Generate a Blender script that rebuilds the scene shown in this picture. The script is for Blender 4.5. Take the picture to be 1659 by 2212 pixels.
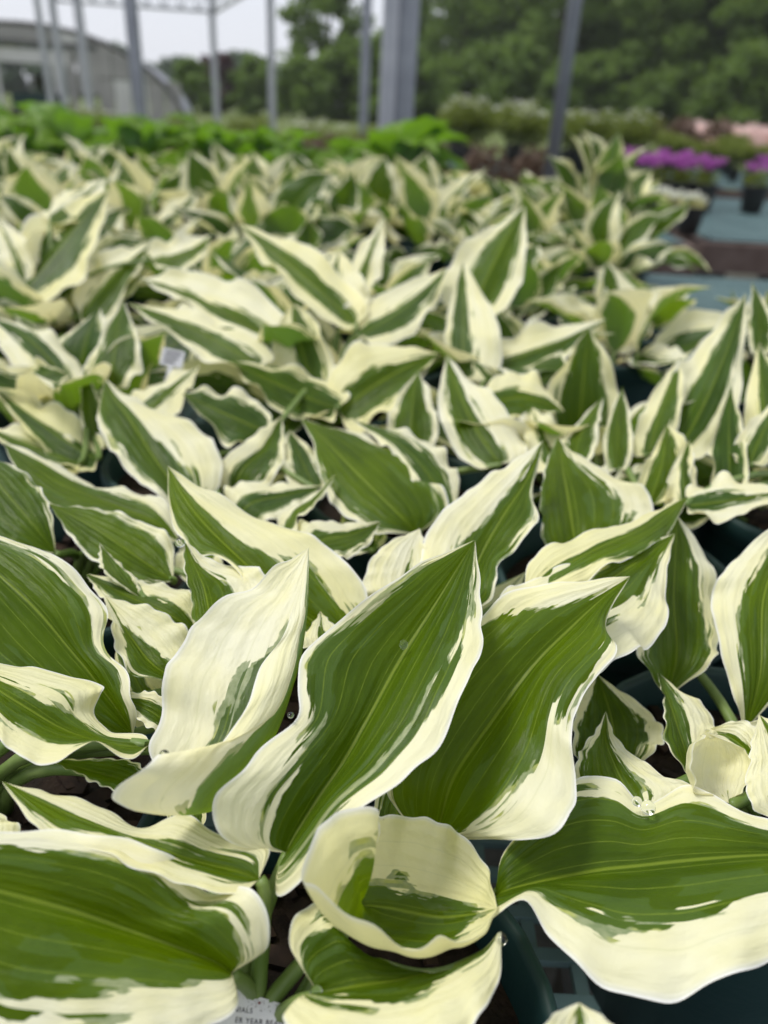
import bpy, math, random
import numpy as np
from mathutils import Vector, Matrix

for o in list(bpy.data.objects): bpy.data.objects.remove(o)
scene = bpy.context.scene
col = scene.collection
R = math.radians
RND = random.Random(7)

# ------------------------------------------------------------------ camera
W0, H0 = 1659.0, 2212.0            # size at which the layout was measured
FPX = 1607.0
CAM_Z = 1.03
PITCH, ROLL = 28.5, 3.3
BENCH_Z = 0.60
RIM_Z = BENCH_Z + 0.158
cam_d = bpy.data.cameras.new('camera'); cam = bpy.data.objects.new('camera', cam_d); col.objects.link(cam)
cam_d.sensor_fit = 'VERTICAL'; cam_d.sensor_height = 36.0; cam_d.sensor_width = 27.0
cam_d.lens = 36.0 * FPX / H0
cam_d.clip_start = 0.01; cam_d.clip_end = 2000
CAM_M = Matrix.Translation((0, 0, CAM_Z)) @ Matrix.Rotation(R(90 - PITCH), 4, 'X') @ Matrix.Rotation(R(ROLL), 4, 'Z')
cam.matrix_world = CAM_M
cam_d.dof.use_dof = True
cam_d.dof.focus_distance = 0.30
cam_d.dof.aperture_fstop = cam_d.lens / 4.1
cam_d.dof.aperture_blades = 0
scene.camera = cam

# ------------------------------------------------------------------ sky, sun, exposure
world = bpy.data.worlds.new('World'); scene.world = world; world.use_nodes = True
wn = world.node_tree; wn.nodes.clear()
sky = wn.nodes.new('ShaderNodeTexSky'); sky.sky_type = 'NISHITA'; sky.sun_disc = False
sky.sun_elevation = R(62); sky.sun_rotation = R(-70); sky.dust_density = 3.0; sky.air_density = 1.0
mx = wn.nodes.new('ShaderNodeMixRGB'); mx.inputs[0].default_value = 0.82
mx.inputs[2].default_value = (8.2, 8.45, 9.2, 1)      # even overcast layer over the clear sky
bg = wn.nodes.new('ShaderNodeBackground'); bg.inputs[1].default_value = 0.060
wo = wn.nodes.new('ShaderNodeOutputWorld')
wn.links.new(sky.outputs[0], mx.inputs[1]); wn.links.new(mx.outputs[0], bg.inputs[0]); wn.links.new(bg.outputs[0], wo.inputs[0])
sd = bpy.data.lights.new('sun', 'SUN'); sun = bpy.data.objects.new('sun', sd); col.objects.link(sun)
sd.energy = 1.5; sd.angle = R(16); sd.color = (1.0, 0.97, 0.91)
SUN_EL, SUN_AZ = R(62), R(-70)
sdir = Vector((math.sin(SUN_AZ) * math.cos(SUN_EL), math.cos(SUN_AZ) * math.cos(SUN_EL), math.sin(SUN_EL)))
sun.rotation_euler = sdir.to_track_quat('Z', 'Y').to_euler(); sun.location = (0, 0, 30)
vs = scene.view_settings
vs.view_transform = 'Standard'; vs.look = 'None'; vs.gamma = 1.0; vs.exposure = 0.92; vs.use_curve_mapping = False
scene.render.engine = 'CYCLES'
scene.cycles.max_bounces = 8; scene.cycles.transmission_bounces = 6; scene.cycles.transparent_max_bounces = 6

# ------------------------------------------------------------------ helpers
C_R = CAM_M.to_3x3() @ Vector((1, 0, 0)); C_U = CAM_M.to_3x3() @ Vector((0, 1, 0)); C_F = CAM_M.to_3x3() @ Vector((0, 0, -1))
C_P = Vector((0, 0, CAM_Z))
def at(x, y, cm):
    """world point seen at (x, y) of the 1659 x 2212 picture, cm along the optical axis"""
    d = cm / 100.0
    return C_P + (C_F + C_R * ((x - W0 / 2) / FPX) + C_U * ((H0 / 2 - y) / FPX)) * d
def on_plane(x, y, z):
    v = C_F + C_R * ((x - W0 / 2) / FPX) + C_U * ((H0 / 2 - y) / FPX)
    return C_P + v * ((z - CAM_Z) / v.z)

def tag(o, label=None, cat=None, group=None, kind=None):
    if label: o['label'] = label
    if cat: o['category'] = cat
    if group: o['group'] = group
    if kind: o['kind'] = kind
    return o
def empty(name, loc, rz=0.0):
    o = bpy.data.objects.new(name, None); col.objects.link(o)
    o.empty_display_size = 0.05; o.location = loc; o.rotation_euler = (0, 0, rz)
    return o
def obj(name, me, mat=None, parent=None, loc=(0, 0, 0), rot=(0, 0, 0)):
    if mat is not None and not me.materials: me.materials.append(mat)
    o = bpy.data.objects.new(name, me); col.objects.link(o)
    o.location = loc; o.rotation_euler = rot
    if parent: o.parent = parent
    return o
def copy_tree(o, parent=None):
    c = o.copy(); col.objects.link(c); c.parent = parent
    for ch in list(o.children): copy_tree(ch, c)
    return c

class MB:
    """collects simple shapes into one mesh"""
    def __init__(s): s.v = []; s.f = []
    def add(s, vs, fs):
        n = len(s.v); s.v += [tuple(p) for p in vs]; s.f += [tuple(i + n for i in f) for f in fs]
    def box(s, a, b):
        (x0, y0, z0), (x1, y1, z1) = a, b
        s.add([(x0,y0,z0),(x1,y0,z0),(x1,y1,z0),(x0,y1,z0),(x0,y0,z1),(x1,y0,z1),(x1,y1,z1),(x0,y1,z1)],
              [(3,2,1,0),(4,5,6,7),(0,1,5,4),(1,2,6,5),(2,3,7,6),(3,0,4,7)])
    def tube(s, pts, rad, n=8, caps=True):
        pts = [Vector(p) for p in pts]
        if not hasattr(rad, '__len__'): rad = [rad] * len(pts)
        rings = []; up = Vector((0.13, 0.31, 0.94))
        for i, p in enumerate(pts):
            t = (pts[min(i + 1, len(pts) - 1)] - pts[max(i - 1, 0)]).normalized()
            a = t.cross(up)
            if a.length < 1e-4: a = t.cross(Vector((1, 0, 0)))
            a.normalize(); b = t.cross(a)
            rings.append([p + (a * math.cos(2 * math.pi * k / n) + b * math.sin(2 * math.pi * k / n)) * rad[i] for k in range(n)])
        vs = [q for r in rings for q in r]; fs = []
        for i in range(len(pts) - 1):
            for k in range(n):
                fs.append((i*n+k, i*n+(k+1)%n, (i+1)*n+(k+1)%n, (i+1)*n+k))
        if caps: fs.append(tuple(range(n))[::-1]); fs.append(tuple((len(pts)-1)*n + k for k in range(n)))
        s.add(vs, fs)
    def lathe(s, prof, n=28):
        vs = []; fs = []
        for (r, z) in prof:
            for k in range(n):
                a = 2*math.pi*k/n; vs.append((r*math.cos(a), r*math.sin(a), z))
        for i in range(len(prof)-1):
            for k in range(n):
                fs.append((i*n+k, i*n+(k+1)%n, (i+1)*n+(k+1)%n, (i+1)*n+k))
        s.add(vs, fs)
    def mesh(s, name, smooth=False):
        me = bpy.data.meshes.new(name); me.from_pydata(s.v, [], s.f); me.update()
        if smooth: me.polygons.foreach_set('use_smooth', [True] * len(me.polygons))
        return me

# ------------------------------------------------------------------ materials
class NT:
    def __init__(s, name):
        s.m = bpy.data.materials.new(name); s.m.use_nodes = True
        s.t = s.m.node_tree; s.t.nodes.clear(); s.out = s.t.nodes.new('ShaderNodeOutputMaterial')
    def n(s, kind, **kw):
        nd = s.t.nodes.new(kind)
        for k, v in kw.items(): setattr(nd, k, v)
        return nd
    def set(s, sock, v):
        if hasattr(v, 'is_output') or isinstance(v, bpy.types.NodeSocket): s.t.links.new(v, sock)
        else: sock.default_value = v
    def math(s, op, a, b=None, c=None, clamp=False):
        nd = s.n('ShaderNodeMath', operation=op, use_clamp=clamp); s.set(nd.inputs[0], a)
        if b is not None: s.set(nd.inputs[1], b)
        if c is not None: s.set(nd.inputs[2], c)
        return nd.outputs[0]
    def smooth(s, x, lo, hi):
        nd = s.n('ShaderNodeMapRange', interpolation_type='SMOOTHSTEP'); s.set(nd.inputs[0], x)
        s.set(nd.inputs[1], lo); s.set(nd.inputs[2], hi); nd.inputs[3].default_value = 0; nd.inputs[4].default_value = 1
        return nd.outputs[0]
    def lin(s, x, lo, hi, a, b):
        nd = s.n('ShaderNodeMapRange'); s.set(nd.inputs[0], x)
        s.set(nd.inputs[1], lo); s.set(nd.inputs[2], hi); nd.inputs[3].default_value = a; nd.inputs[4].default_value = b
        return nd.outputs[0]
    def mix(s, f, a, b, bt='MIX'):
        nd = s.n('ShaderNodeMixRGB', blend_type=bt); s.set(nd.inputs[0], f)
        for i, c in ((1, a), (2, b)):
            s.set(nd.inputs[i], c if isinstance(c, bpy.types.NodeSocket) else (tuple(c) + (1,))[:4])
        return nd.outputs[0]
    def noise(s, vec, scale=1.0, detail=2.0, rough=0.5, dims='3D', w=None):
        nd = s.n('ShaderNodeTexNoise', noise_dimensions=dims)
        if vec is not None: s.t.links.new(vec, nd.inputs['Vector'])
        nd.inputs['Scale'].default_value = scale; nd.inputs['Detail'].default_value = detail; nd.inputs['Roughness'].default_value = rough
        return nd.outputs[0]
    def xyz(s, x, y, z):
        nd = s.n('ShaderNodeCombineXYZ'); s.set(nd.inputs[0], x); s.set(nd.inputs[1], y); s.set(nd.inputs[2], z); return nd.outputs[0]
    def attr(s, name):
        return s.n('ShaderNodeAttribute', attribute_name=name, attribute_type='GEOMETRY').outputs['Fac']
    def pbsdf(s, colr, rough=0.5, spec=0.5, metal=0.0, normal=None):
        b = s.n('ShaderNodeBsdfPrincipled')
        s.set(b.inputs['Base Color'], colr if isinstance(colr, bpy.types.NodeSocket) else (tuple(colr) + (1,))[:4])
        s.set(b.inputs['Roughness'], rough); s.set(b.inputs['Specular IOR Level'], spec); s.set(b.inputs['Metallic'], metal)
        if normal is not None: s.t.links.new(normal, b.inputs['Normal'])
        return b
    def bump(s, h, strength=0.3, dist=0.001):
        b = s.n('ShaderNodeBump'); b.inputs['Strength'].default_value = strength; b.inputs['Distance'].default_value = dist
        s.t.links.new(h, b.inputs['Height']); return b.outputs[0]
    def done(s, shader): s.t.links.new(shader, s.out.inputs[0]); return s.m

def leaf_material(name, plain=False):
    t = NT(name)
    v = t.attr('lv'); u = t.attr('lt'); ge = t.attr('ge')
    oi = t.n('ShaderNodeObjectInfo'); seed = t.math('MULTIPLY', oi.outputs['Random'], 91.7)
    av = t.math('ABSOLUTE', v)
    tone = t.n('ShaderNodeAttribute', attribute_name='tone', attribute_type='OBJECT').outputs['Fac']
    # wandering of the vein-parallel coordinate
    wv = t.noise(t.xyz(t.math('MULTIPLY', v, 3.0), t.math('MULTIPLY', u, 4.0), seed), 1.0, 1.0)
    vw = t.math('ADD', v, t.math('MULTIPLY', t.math('SUBTRACT', wv, 0.5), 0.10))
    band = t.math('SNAP', vw, 1.0 / 11.0)
    band2 = t.math('SNAP', vw, 1.0 / 25.0)
    n1 = t.noise(t.xyz(t.math('MULTIPLY', band, 41.0), t.math('MULTIPLY', u, 2.6), seed), 1.0, 2.0, 0.6)
    n2 = t.noise(t.xyz(t.math('MULTIPLY', band2, 67.0), t.math('MULTIPLY', u, 9.0), t.math('ADD', seed, 11.0)), 1.0, 2.0, 0.6)
    n3 = t.noise(t.xyz(t.math('MULTIPLY', band, 33.0), t.math('MULTIPLY', u, 4.0), t.math('ADD', seed, 29.0)), 1.0, 1.0)
    nf = t.noise(t.xyz(t.math('MULTIPLY', v, 22.0), t.math('MULTIPLY', u, 40.0), t.math('ADD', seed, 5.0)), 1.0, 3.0, 0.6)
    d = t.math('SUBTRACT', ge, av)
    d = t.math('ADD', d, t.math('MULTIPLY', t.math('SUBTRACT', n1, 0.5), 0.80))
    d = t.math('ADD', d, t.math('MULTIPLY', t.math('SUBTRACT', n2, 0.5), 0.26))
    d = t.math('ADD', d, t.math('MULTIPLY', t.math('SUBTRACT', nf, 0.5), 0.035))
    g1 = t.smooth(d, 0.0, 0.018)
    d2 = t.math('ADD', d, t.lin(n3, 0.38, 0.72, -0.02, 0.15))
    g2 = t.smooth(d2, 0.0, 0.02)
    d3 = t.math('ADD', t.math('MULTIPLY', n3, -1.6), t.math('ADD', d, 0.62))
    pale_in = t.math('MULTIPLY', t.math('SUBTRACT', 1.0, t.smooth(d3, 0.0, 0.02)), 0.26)
    # tissue colours
    nl = t.noise(t.xyz(t.math('MULTIPLY', v, 2.0), t.math('MULTIPLY', u, 3.0), t.math('ADD', seed, 3.0)), 1.0, 3.0, 0.6)
    nq = t.noise(t.xyz(t.math('MULTIPLY', v, 34.0), t.math('MULTIPLY', u, 12.0), seed), 1.0, 2.0, 0.6)
    if plain:
        green = t.mix(t.smooth(nl, 0.3, 0.7), (0.085, 0.165, 0.010), (0.18, 0.30, 0.020))
        green = t.mix(t.math('MULTIPLY', t.math('SUBTRACT', oi.outputs['Random'], 0.3), 0.5, clamp=True), green, (0.10, 0.22, 0.07))
    else:
        gA = t.mix(tone, (0.017, 0.045, 0.008), (0.050, 0.090, 0.0005))
        gB = t.mix(tone, (0.031, 0.072, 0.009), (0.094, 0.152, 0.0005))
        green = t.mix(t.smooth(nl, 0.3, 0.72), gA, gB)
        green = t.mix(t.math('MULTIPLY', t.smooth(nq, 0.35, 0.8), 0.16), green, (0.022, 0.056, 0.005))
    palegreen = t.mix(t.smooth(n2, 0.50, 0.66), (0.17, 0.24, 0.10), (0.36, 0.41, 0.06))
    green = t.mix(pale_in, green, (0.105, 0.18, 0.062)) if not plain else green
    cream = t.mix(t.smooth(nl, 0.35, 0.75), (0.87, 0.86, 0.68), (0.88, 0.845, 0.50))
    # cream yellower towards the leaf base
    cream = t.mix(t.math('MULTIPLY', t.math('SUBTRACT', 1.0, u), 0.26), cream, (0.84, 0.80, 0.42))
    yellow_glow = t.n('ShaderNodeAttribute', attribute_name='yellow_glow', attribute_type='OBJECT').outputs['Fac']  # per leaf: yellow painted into the cream, imitating light glowing through
    cream = t.mix(t.math('MULTIPLY', yellow_glow, 0.75), cream, (0.84, 0.80, 0.36))
    cream = t.mix(t.smooth(av, 0.94, 1.0), cream, (0.90, 0.90, 0.86))
    # small brown flecks and scuffs on the pale tissue
    fleck = t.noise(t.xyz(t.math('MULTIPLY', v, 30.0), t.math('MULTIPLY', u, 46.0), t.math('ADD', seed, 41.0)), 1.0, 1.0)
    cream = t.mix(t.math('MULTIPLY', t.smooth(fleck, 0.80, 0.84), 0.5), cream, (0.34, 0.20, 0.08))
    scuff = t.noise(t.xyz(t.math('MULTIPLY', v, 7.0), t.math('MULTIPLY', u, 9.0), t.math('ADD', seed, 53.0)), 1.0, 4.0, 0.65)
    cream = t.mix(t.math('MULTIPLY', t.smooth(scuff, 0.52, 0.72), 0.30), cream, (0.74, 0.72, 0.42))
    # veins
    def veins(k, w):
        f = t.math('FRACT', t.math('MULTIPLY', t.math('POWER', av, 0.85), k))
        dd = t.math('ABSOLUTE', t.math('SUBTRACT', f, 0.5))
        return t.math('SUBTRACT', 1.0, t.smooth(dd, w * 0.35, w))
    vn = veins(4.6, 0.040)
    vsoft = veins(4.6, 0.5)
    midrib = t.math('SUBTRACT', 1.0, t.smooth(av, 0.008, 0.03))
    vein = t.math('MAXIMUM', t.math('MULTIPLY', vn, t.lin(nf, 0.3, 0.7, 0.35, 0.85)), midrib)
    green = t.mix(t.math('MULTIPLY', vein, 0.62), green, (0.25, 0.33, 0.035))
    cream = t.mix(t.math('MULTIPLY', vn, 0.24), cream, (0.55, 0.57, 0.30))
    if plain:
        colr = green
    else:
        colr = t.mix(t.math('MULTIPLY', g2, t.lin(nf, 0.3, 0.7, 0.70, 0.98)), cream, palegreen)
        colr = t.mix(g1, colr, green)
    gm = g1 if not plain else 1.0
    # underside is paler, bloomed
    geo = t.n('ShaderNodeNewGeometry'); back = geo.outputs['Backfacing']
    under = t.mix(g2 if not plain else 1.0, cream, (0.17, 0.25, 0.13))
    if not plain: under = t.mix(g1, under, (0.13, 0.205, 0.095))
    colr = t.mix(back, colr, under)
    # fine relief: ribs between veins, quilting and cross hatching
    hatch = t.noise(t.xyz(t.math('MULTIPLY', v, 9.0), t.math('MULTIPLY', u, 120.0), seed), 1.0, 2.0, 0.6)
    pucker = t.noise(t.xyz(t.math('MULTIPLY', v, 14.0), t.math('MULTIPLY', u, 17.0), t.math('ADD', seed, 17.0)), 1.0, 2.0, 0.5)
    h = t.math('ADD', t.math('MULTIPLY', vsoft, -0.48), t.math('ADD', t.math('MULTIPLY', hatch, 0.10), t.math('MULTIPLY', pucker, 0.9)))
    nrm = t.bump(h, 0.42 if not plain else 0.5, 0.0016)
    rough = t.math('ADD', 0.34, t.math('MULTIPLY', nq, 0.14))
    b = t.pbsdf(colr, rough, 0.15, 0.0, nrm)
    tl = t.n('ShaderNodeBsdfTranslucent')
    trc = t.mix(gm, (0.94, 0.87, 0.42), t.mix(tone, (0.13, 0.26, 0.010), (0.38, 0.56, 0.0005))) if not plain else t.mix(0.0, (0.22, 0.45, 0.015), (0, 0, 0))
    t.t.links.new(trc, tl.inputs[0]); t.t.links.new(nrm, tl.inputs['Normal'])
    ms = t.n('ShaderNodeMixShader'); ms.inputs[0].default_value = 0.34
    t.t.links.new(b.outputs[0], ms.inputs[1]); t.t.links.new(tl.outputs[0], ms.inputs[2])
    return t.done(ms.outputs[0])

def simple_mat(name, c1, c2=None, scale=8.0, rough=0.6, spec=0.4, metal=0.0, bump=0.0, bscale=60.0, bdist=0.002, detail=4.0):
    t = NT(name)
    tc = t.n('ShaderNodeTexCoord').outputs['Object']
    if c2 is None: c2 = tuple(x * 0.75 for x in c1)
    nz = t.noise(tc, scale, detail, 0.6)
    colr = t.mix(t.smooth(nz, 0.3, 0.7), c1, c2)
    nrm = t.bump(t.noise(tc, bscale, 3.0), bump, bdist) if bump else None
    return t.done(t.pbsdf(colr, t.lin(nz, 0.3, 0.7, rough - 0.06, rough + 0.08), spec, metal, nrm).outputs[0])

def foliage_mat(name, c1, c2, c3, trans=0.3):
    t = NT(name)
    geo = t.n('ShaderNodeNewGeometry'); rp = geo.outputs['Random Per Island']
    oi = t.n('ShaderNodeObjectInfo')
    a = t.mix(rp, c1, c2)
    tc = t.n('ShaderNodeTexCoord').outputs['Object']
    a = t.mix(t.smooth(t.noise(tc, 0.7, 2.0), 0.45, 0.7), a, c3)
    a = t.mix(t.math('MULTIPLY', oi.outputs['Random'], 0.35), a, t.mix(0.5, a, c2))
    b = t.pbsdf(a, 0.55, 0.3)
    tl = t.n('ShaderNodeBsdfTranslucent'); t.t.links.new(a, tl.inputs[0])
    ms = t.n('ShaderNodeMixShader'); ms.inputs[0].default_value = trans
    t.t.links.new(b.outputs[0], ms.inputs[1]); t.t.links.new(tl.outputs[0], ms.inputs[2])
    return t.done(ms.outputs[0])

M = {}
M['hosta'] = leaf_material('variegated_leaf')
M['plain'] = leaf_material('green_leaf', True)
M['petiole'] = simple_mat('leaf_stalk', (0.085, 0.15, 0.022), (0.16, 0.22, 0.06), 40, 0.45, 0.4)
M['pot'] = simple_mat('pot_plastic', (0.006, 0.026, 0.027), (0.010, 0.036, 0.036), 12, 0.55, 0.35, bump=0.08, bscale=220)
M['blackpot'] = simple_mat('black_plastic', (0.010, 0.011, 0.012), (0.018, 0.018, 0.018), 12, 0.45, 0.5, bump=0.08, bscale=220)
M['soil'] = simple_mat('potting_mix', (0.010, 0.007, 0.005), (0.026, 0.017, 0.012), 90, 0.9, 0.2, bump=0.8, bscale=160, bdist=0.004)
M['bark'] = simple_mat('bark_chips', (0.045, 0.026, 0.017), (0.015, 0.010, 0.008), 60, 0.85, 0.2)
M['mesh'] = simple_mat('bench_mesh', (0.11, 0.185, 0.19), (0.16, 0.25, 0.25), 6, 0.5, 0.4)
M['wood'] = simple_mat('bench_wood', (0.10, 0.070, 0.060), (0.16, 0.12, 0.105), 9, 0.8, 0.2, bump=0.3, bscale=40)
M['block'] = simple_mat('concrete_block', (0.25, 0.245, 0.235), (0.17, 0.165, 0.16), 12, 0.9, 0.2, bump=0.4)
M['gravel'] = simple_mat('gravel_ground', (0.12, 0.115, 0.10), (0.055, 0.06, 0.045), 3, 0.95, 0.2, bump=0.7, bscale=45, bdist=0.02)
M['steel'] = simple_mat('galvanised_steel', (0.33, 0.35, 0.385), (0.26, 0.275, 0.31), 5, 0.45, 0.5, metal=0.55)
M['palesteel'] = simple_mat('weathered_steel', (0.46, 0.47, 0.50), (0.38, 0.39, 0.43), 5, 0.5, 0.5, metal=0.3)
M['poly'] = simple_mat('greenhouse_panel', (0.36, 0.345, 0.335), (0.28, 0.27, 0.265), 0.9, 0.45, 0.4)
M['polylight'] = simple_mat('greenhouse_panel_pale', (0.62, 0.61, 0.60), (0.52, 0.51, 0.50), 0.9, 0.45, 0.4)
M['film'] = simple_mat('greenhouse_film', (0.50, 0.50, 0.51), (0.42, 0.42, 0.44), 0.6, 0.35, 0.5)
M['darkframe'] = simple_mat('greenhouse_frame', (0.11, 0.105, 0.11), (0.08, 0.08, 0.085), 3, 0.5, 0.5)
M['card'] = simple_mat('label_card', (0.62, 0.62, 0.63), (0.57, 0.57, 0.58), 200, 0.4, 0.5)
M['ink'] = simple_mat('label_ink', (0.012, 0.012, 0.02), None, 30, 0.5, 0.3)
M['dirt'] = simple_mat('soil_specks', (0.06, 0.045, 0.035), (0.14, 0.12, 0.10), 90, 0.9, 0.2)
M['cardart'] = simple_mat('label_picture', (0.60, 0.40, 0.19), (0.66, 0.52, 0.34), 120, 0.4, 0.5)
M['cardline'] = simple_mat('label_line', (0.34, 0.27, 0.18), None, 30, 0.5, 0.3)
M['reddot'] = simple_mat('label_dot', (0.20, 0.04, 0.04), None, 30, 0.5, 0.3)
t = NT('water'); b = t.pbsdf((0.98, 1.0, 0.99), 0.0, 0.5); b.inputs['Transmission Weight'].default_value = 1.0; b.inputs['IOR'].default_value = 1.33
M['water'] = t.done(b.outputs[0])
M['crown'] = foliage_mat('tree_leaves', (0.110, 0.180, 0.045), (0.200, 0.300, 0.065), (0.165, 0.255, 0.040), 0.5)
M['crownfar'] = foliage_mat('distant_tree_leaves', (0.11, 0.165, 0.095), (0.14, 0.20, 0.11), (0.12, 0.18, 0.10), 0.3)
M['crownred'] = foliage_mat('red_tree_leaves', (0.10, 0.055, 0.058), (0.13, 0.075, 0.075), (0.11, 0.06, 0.065), 0.3)
M['trunk'] = simple_mat('tree_bark', (0.085, 0.070, 0.055), (0.05, 0.042, 0.034), 5, 0.9, 0.2, bump=0.5, bscale=12, bdist=0.02)
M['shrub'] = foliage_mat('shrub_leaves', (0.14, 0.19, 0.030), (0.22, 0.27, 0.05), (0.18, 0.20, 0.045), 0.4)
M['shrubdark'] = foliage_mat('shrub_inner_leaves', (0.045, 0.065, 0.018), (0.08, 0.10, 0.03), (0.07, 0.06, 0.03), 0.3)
M['bronze'] = foliage_mat('bronze_leaves', (0.12, 0.075, 0.055), (0.16, 0.11, 0.07), (0.10, 0.09, 0.04), 0.3)
M['purple'] = foliage_mat('purple_petals', (0.42, 0.10, 0.44), (0.52, 0.17, 0.50), (0.38, 0.08, 0.42), 0.35)
M['pink'] = foliage_mat('pink_petals', (0.80, 0.58, 0.54), (0.86, 0.70, 0.66), (0.82, 0.62, 0.57), 0.35)
M['whiteflower'] = foliage_mat('white_petals', (0.70, 0.72, 0.60), (0.78, 0.78, 0.70), (0.66, 0.70, 0.5), 0.35)
M['yellowleaf'] = foliage_mat('golden_leaves', (0.62, 0.60, 0.22), (0.72, 0.70, 0.36), (0.55, 0.58, 0.16), 0.35)

# ------------------------------------------------------------------ leaf surface
def hermite(ts, P, tq):
    """non-uniform Catmull-Rom through P (k x 3) at parameters ts"""
    P = np.asarray(P, float); ts = np.asarray(ts, float); k = len(ts)
    m = np.zeros_like(P)
    for i in range(k):
        if i == 0: m[i] = (P[1] - P[0]) / (ts[1] - ts[0])
        elif i == k - 1: m[i] = (P[-1] - P[-2]) / (ts[-1] - ts[-2])
        else:
            h0 = ts[i] - ts[i-1]; h1 = ts[i+1] - ts[i]
            m[i] = ((P[i] - P[i-1]) / h0 * h1 + (P[i+1] - P[i]) / h1 * h0) / (h0 + h1)
    idx = np.clip(np.searchsorted(ts, tq, side='right') - 1, 0, k - 2)
    h = (ts[idx + 1] - ts[idx]); s = (tq - ts[idx]) / h
    s = s[:, None]; h = h[:, None]
    return ((2*s**3 - 3*s**2 + 1) * P[idx] + (s**3 - 2*s**2 + s) * h * m[idx] + (-2*s**3 + 3*s**2) * P[idx+1] + (s**3 - s**2) * h * m[idx+1])

def nrmz(a): return a / np.maximum(np.linalg.norm(a, axis=-1, keepdims=True), 1e-9)

def leaf_surface(ts, L, Mi, Rr, ge, nu=56, nv=36, bulge=(0.06, 0.06), wave=0.0016, nw=4.0, ph=0.0, seed=0):
    rs = np.random.RandomState(seed)
    tq = np.linspace(0, 1, nu) ** 1.12
    l = hermite(ts, L, tq); m = hermite(ts, Mi, tq); r = hermite(ts, Rr, tq)
    tan = np.gradient(m, axis=0); tan = nrmz(tan)
    nl = nrmz(np.cross(m - l, tan)); nr = nrmz(np.cross(r - m, tan))
    # near base and tip where an edge closes on the midrib, take the other frame
    wl = np.linalg.norm(l - m, axis=1); wr = np.linalg.norm(r - m, axis=1)
    nm = nrmz(nl * wl[:, None] + nr * wr[:, None])
    nl = np.where(wl[:, None] < 1e-5, nm, nl); nr = np.where(wr[:, None] < 1e-5, nm, nr)
    vv = np.linspace(-1, 1, nv); V = np.zeros((nu, nv, 3))
    a1, a2, a3, b1, b2, b3 = rs.uniform(0, 6.28, 6); f2 = rs.uniform(1.5, 1.9)
    def rip(t, x, y, z):
        return np.sin(6.283 * nw * t + x + ph) + 0.6 * np.sin(6.283 * nw * f2 * t + y) + 0.12 * np.sin(6.283 * nw * 3.3 * t + z)
    rl = rip(tq, a1, a2, a3); rr_ = rip(tq, b1, b2, b3)
    env = np.clip(tq / 0.12, 0, 1) * np.clip((1 - tq) / 0.15, 0, 1)
    und = rs.uniform(-1, 1)
    for j, v in enumerate(vv):
        s = abs(v)
        e, n, w, rp, bu = (l, nl, wl, rl, bulge[0]) if v < 0 else (r, nr, wr, rr_, bulge[1])
        p = m + (e - m) * s
        arch = bu * w * 4 * s * (1 - s)
        ripple = wave * rp * env * s ** 2.6 * np.clip(w / 0.02, 0, 1.3)
        broad = 0.0006 * np.sin(9 * tq + 3.0 * v + und * 3) * s
        nn = nrmz(n * (0.35 + 0.65 * s) + nm * (1 - s) * 0.65)
        V[:, j] = p + nn * (arch + ripple + broad)[:, None]
        # outline is never a clean curve: nudge the edge in plane
        V[:, j] += nrmz(e - m + 1e-9) * (0.0005 * np.sin(6.283 * nw * 1.9 * tq + b2 + 2 * v) * s ** 3 * env)[:, None]
    gt = np.array([0, 0.25, 0.5, 0.75, 1.0])
    gl = np.interp(tq, gt, ge[0]); gr = np.interp(tq, gt, ge[1])
    lv = np.tile(vv, (nu, 1)); lt = np.tile(tq[:, None], (1, nv))
    G = np.where(lv < 0, gl[:, None], gr[:, None])
    # soft hand-over across the midrib
    k = np.clip(lv / 0.2 * 0.5 + 0.5, 0, 1); G = np.where(np.abs(lv) < 0.2, gl[:, None] * (1 - k) + gr[:, None] * k, G)
    return V, lv, lt, G

def leaf_mesh(name, V, lv, lt, G, mat, origin=None):
    nu, nv = lv.shape
    o = np.zeros(3) if origin is None else np.array(origin)
    P = (V - o).reshape(-1, 3)
    i = np.arange((nu - 1) * nv).reshape(nu - 1, nv)[:, :-1].ravel()
    F = np.stack([i, i + 1, i + 1 + nv, i + nv], 1)
    me = bpy.data.meshes.new(name); me.from_pydata(P.tolist(), [], F.tolist())
    for nm, A in (('lv', lv), ('lt', lt), ('ge', G)):
        a = me.attributes.new(nm, 'FLOAT', 'POINT'); a.data.foreach_set('value', A.ravel().astype(np.float32))
    me.polygons.foreach_set('use_smooth', [True] * len(me.polygons)); me.materials.append(mat); me.update()
    return me

PROF_T = np.array([0.0, 0.05, 0.12, 0.22, 0.34, 0.46, 0.58, 0.70, 0.80, 0.89, 0.95, 1.0])
PROF_W = np.array([0.0, 0.52, 0.80, 0.96, 1.00, 0.95, 0.83, 0.64, 0.44, 0.23, 0.10, 0.0])
def auto_stations(B, Mm, T, L, Rr, lobes=0.09):
    """a whole leaf outline from base, mid, tip and the two widest edge points"""
    B, Mm, T, L, Rr = (np.array(p, float) for p in (B, Mm, T, L, Rr))
    ctrl = 2 * Mm - 0.5 * (B + T)
    t = PROF_T[:, None]
    m = (1 - t) ** 2 * B + 2 * t * (1 - t) * ctrl + t ** 2 * T
    back = (B - Mm) * lobes * 1.6
    k = (np.clip(1 - PROF_T / 0.3, 0, 1) ** 1.0 * np.clip(PROF_T / 0.05, 0, 1))[:, None]
    l = m + (L - Mm) * PROF_W[:, None] + back * k
    r = m + (Rr - Mm) * PROF_W[:, None] + back * k
    return PROF_T, l, m, r

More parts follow.
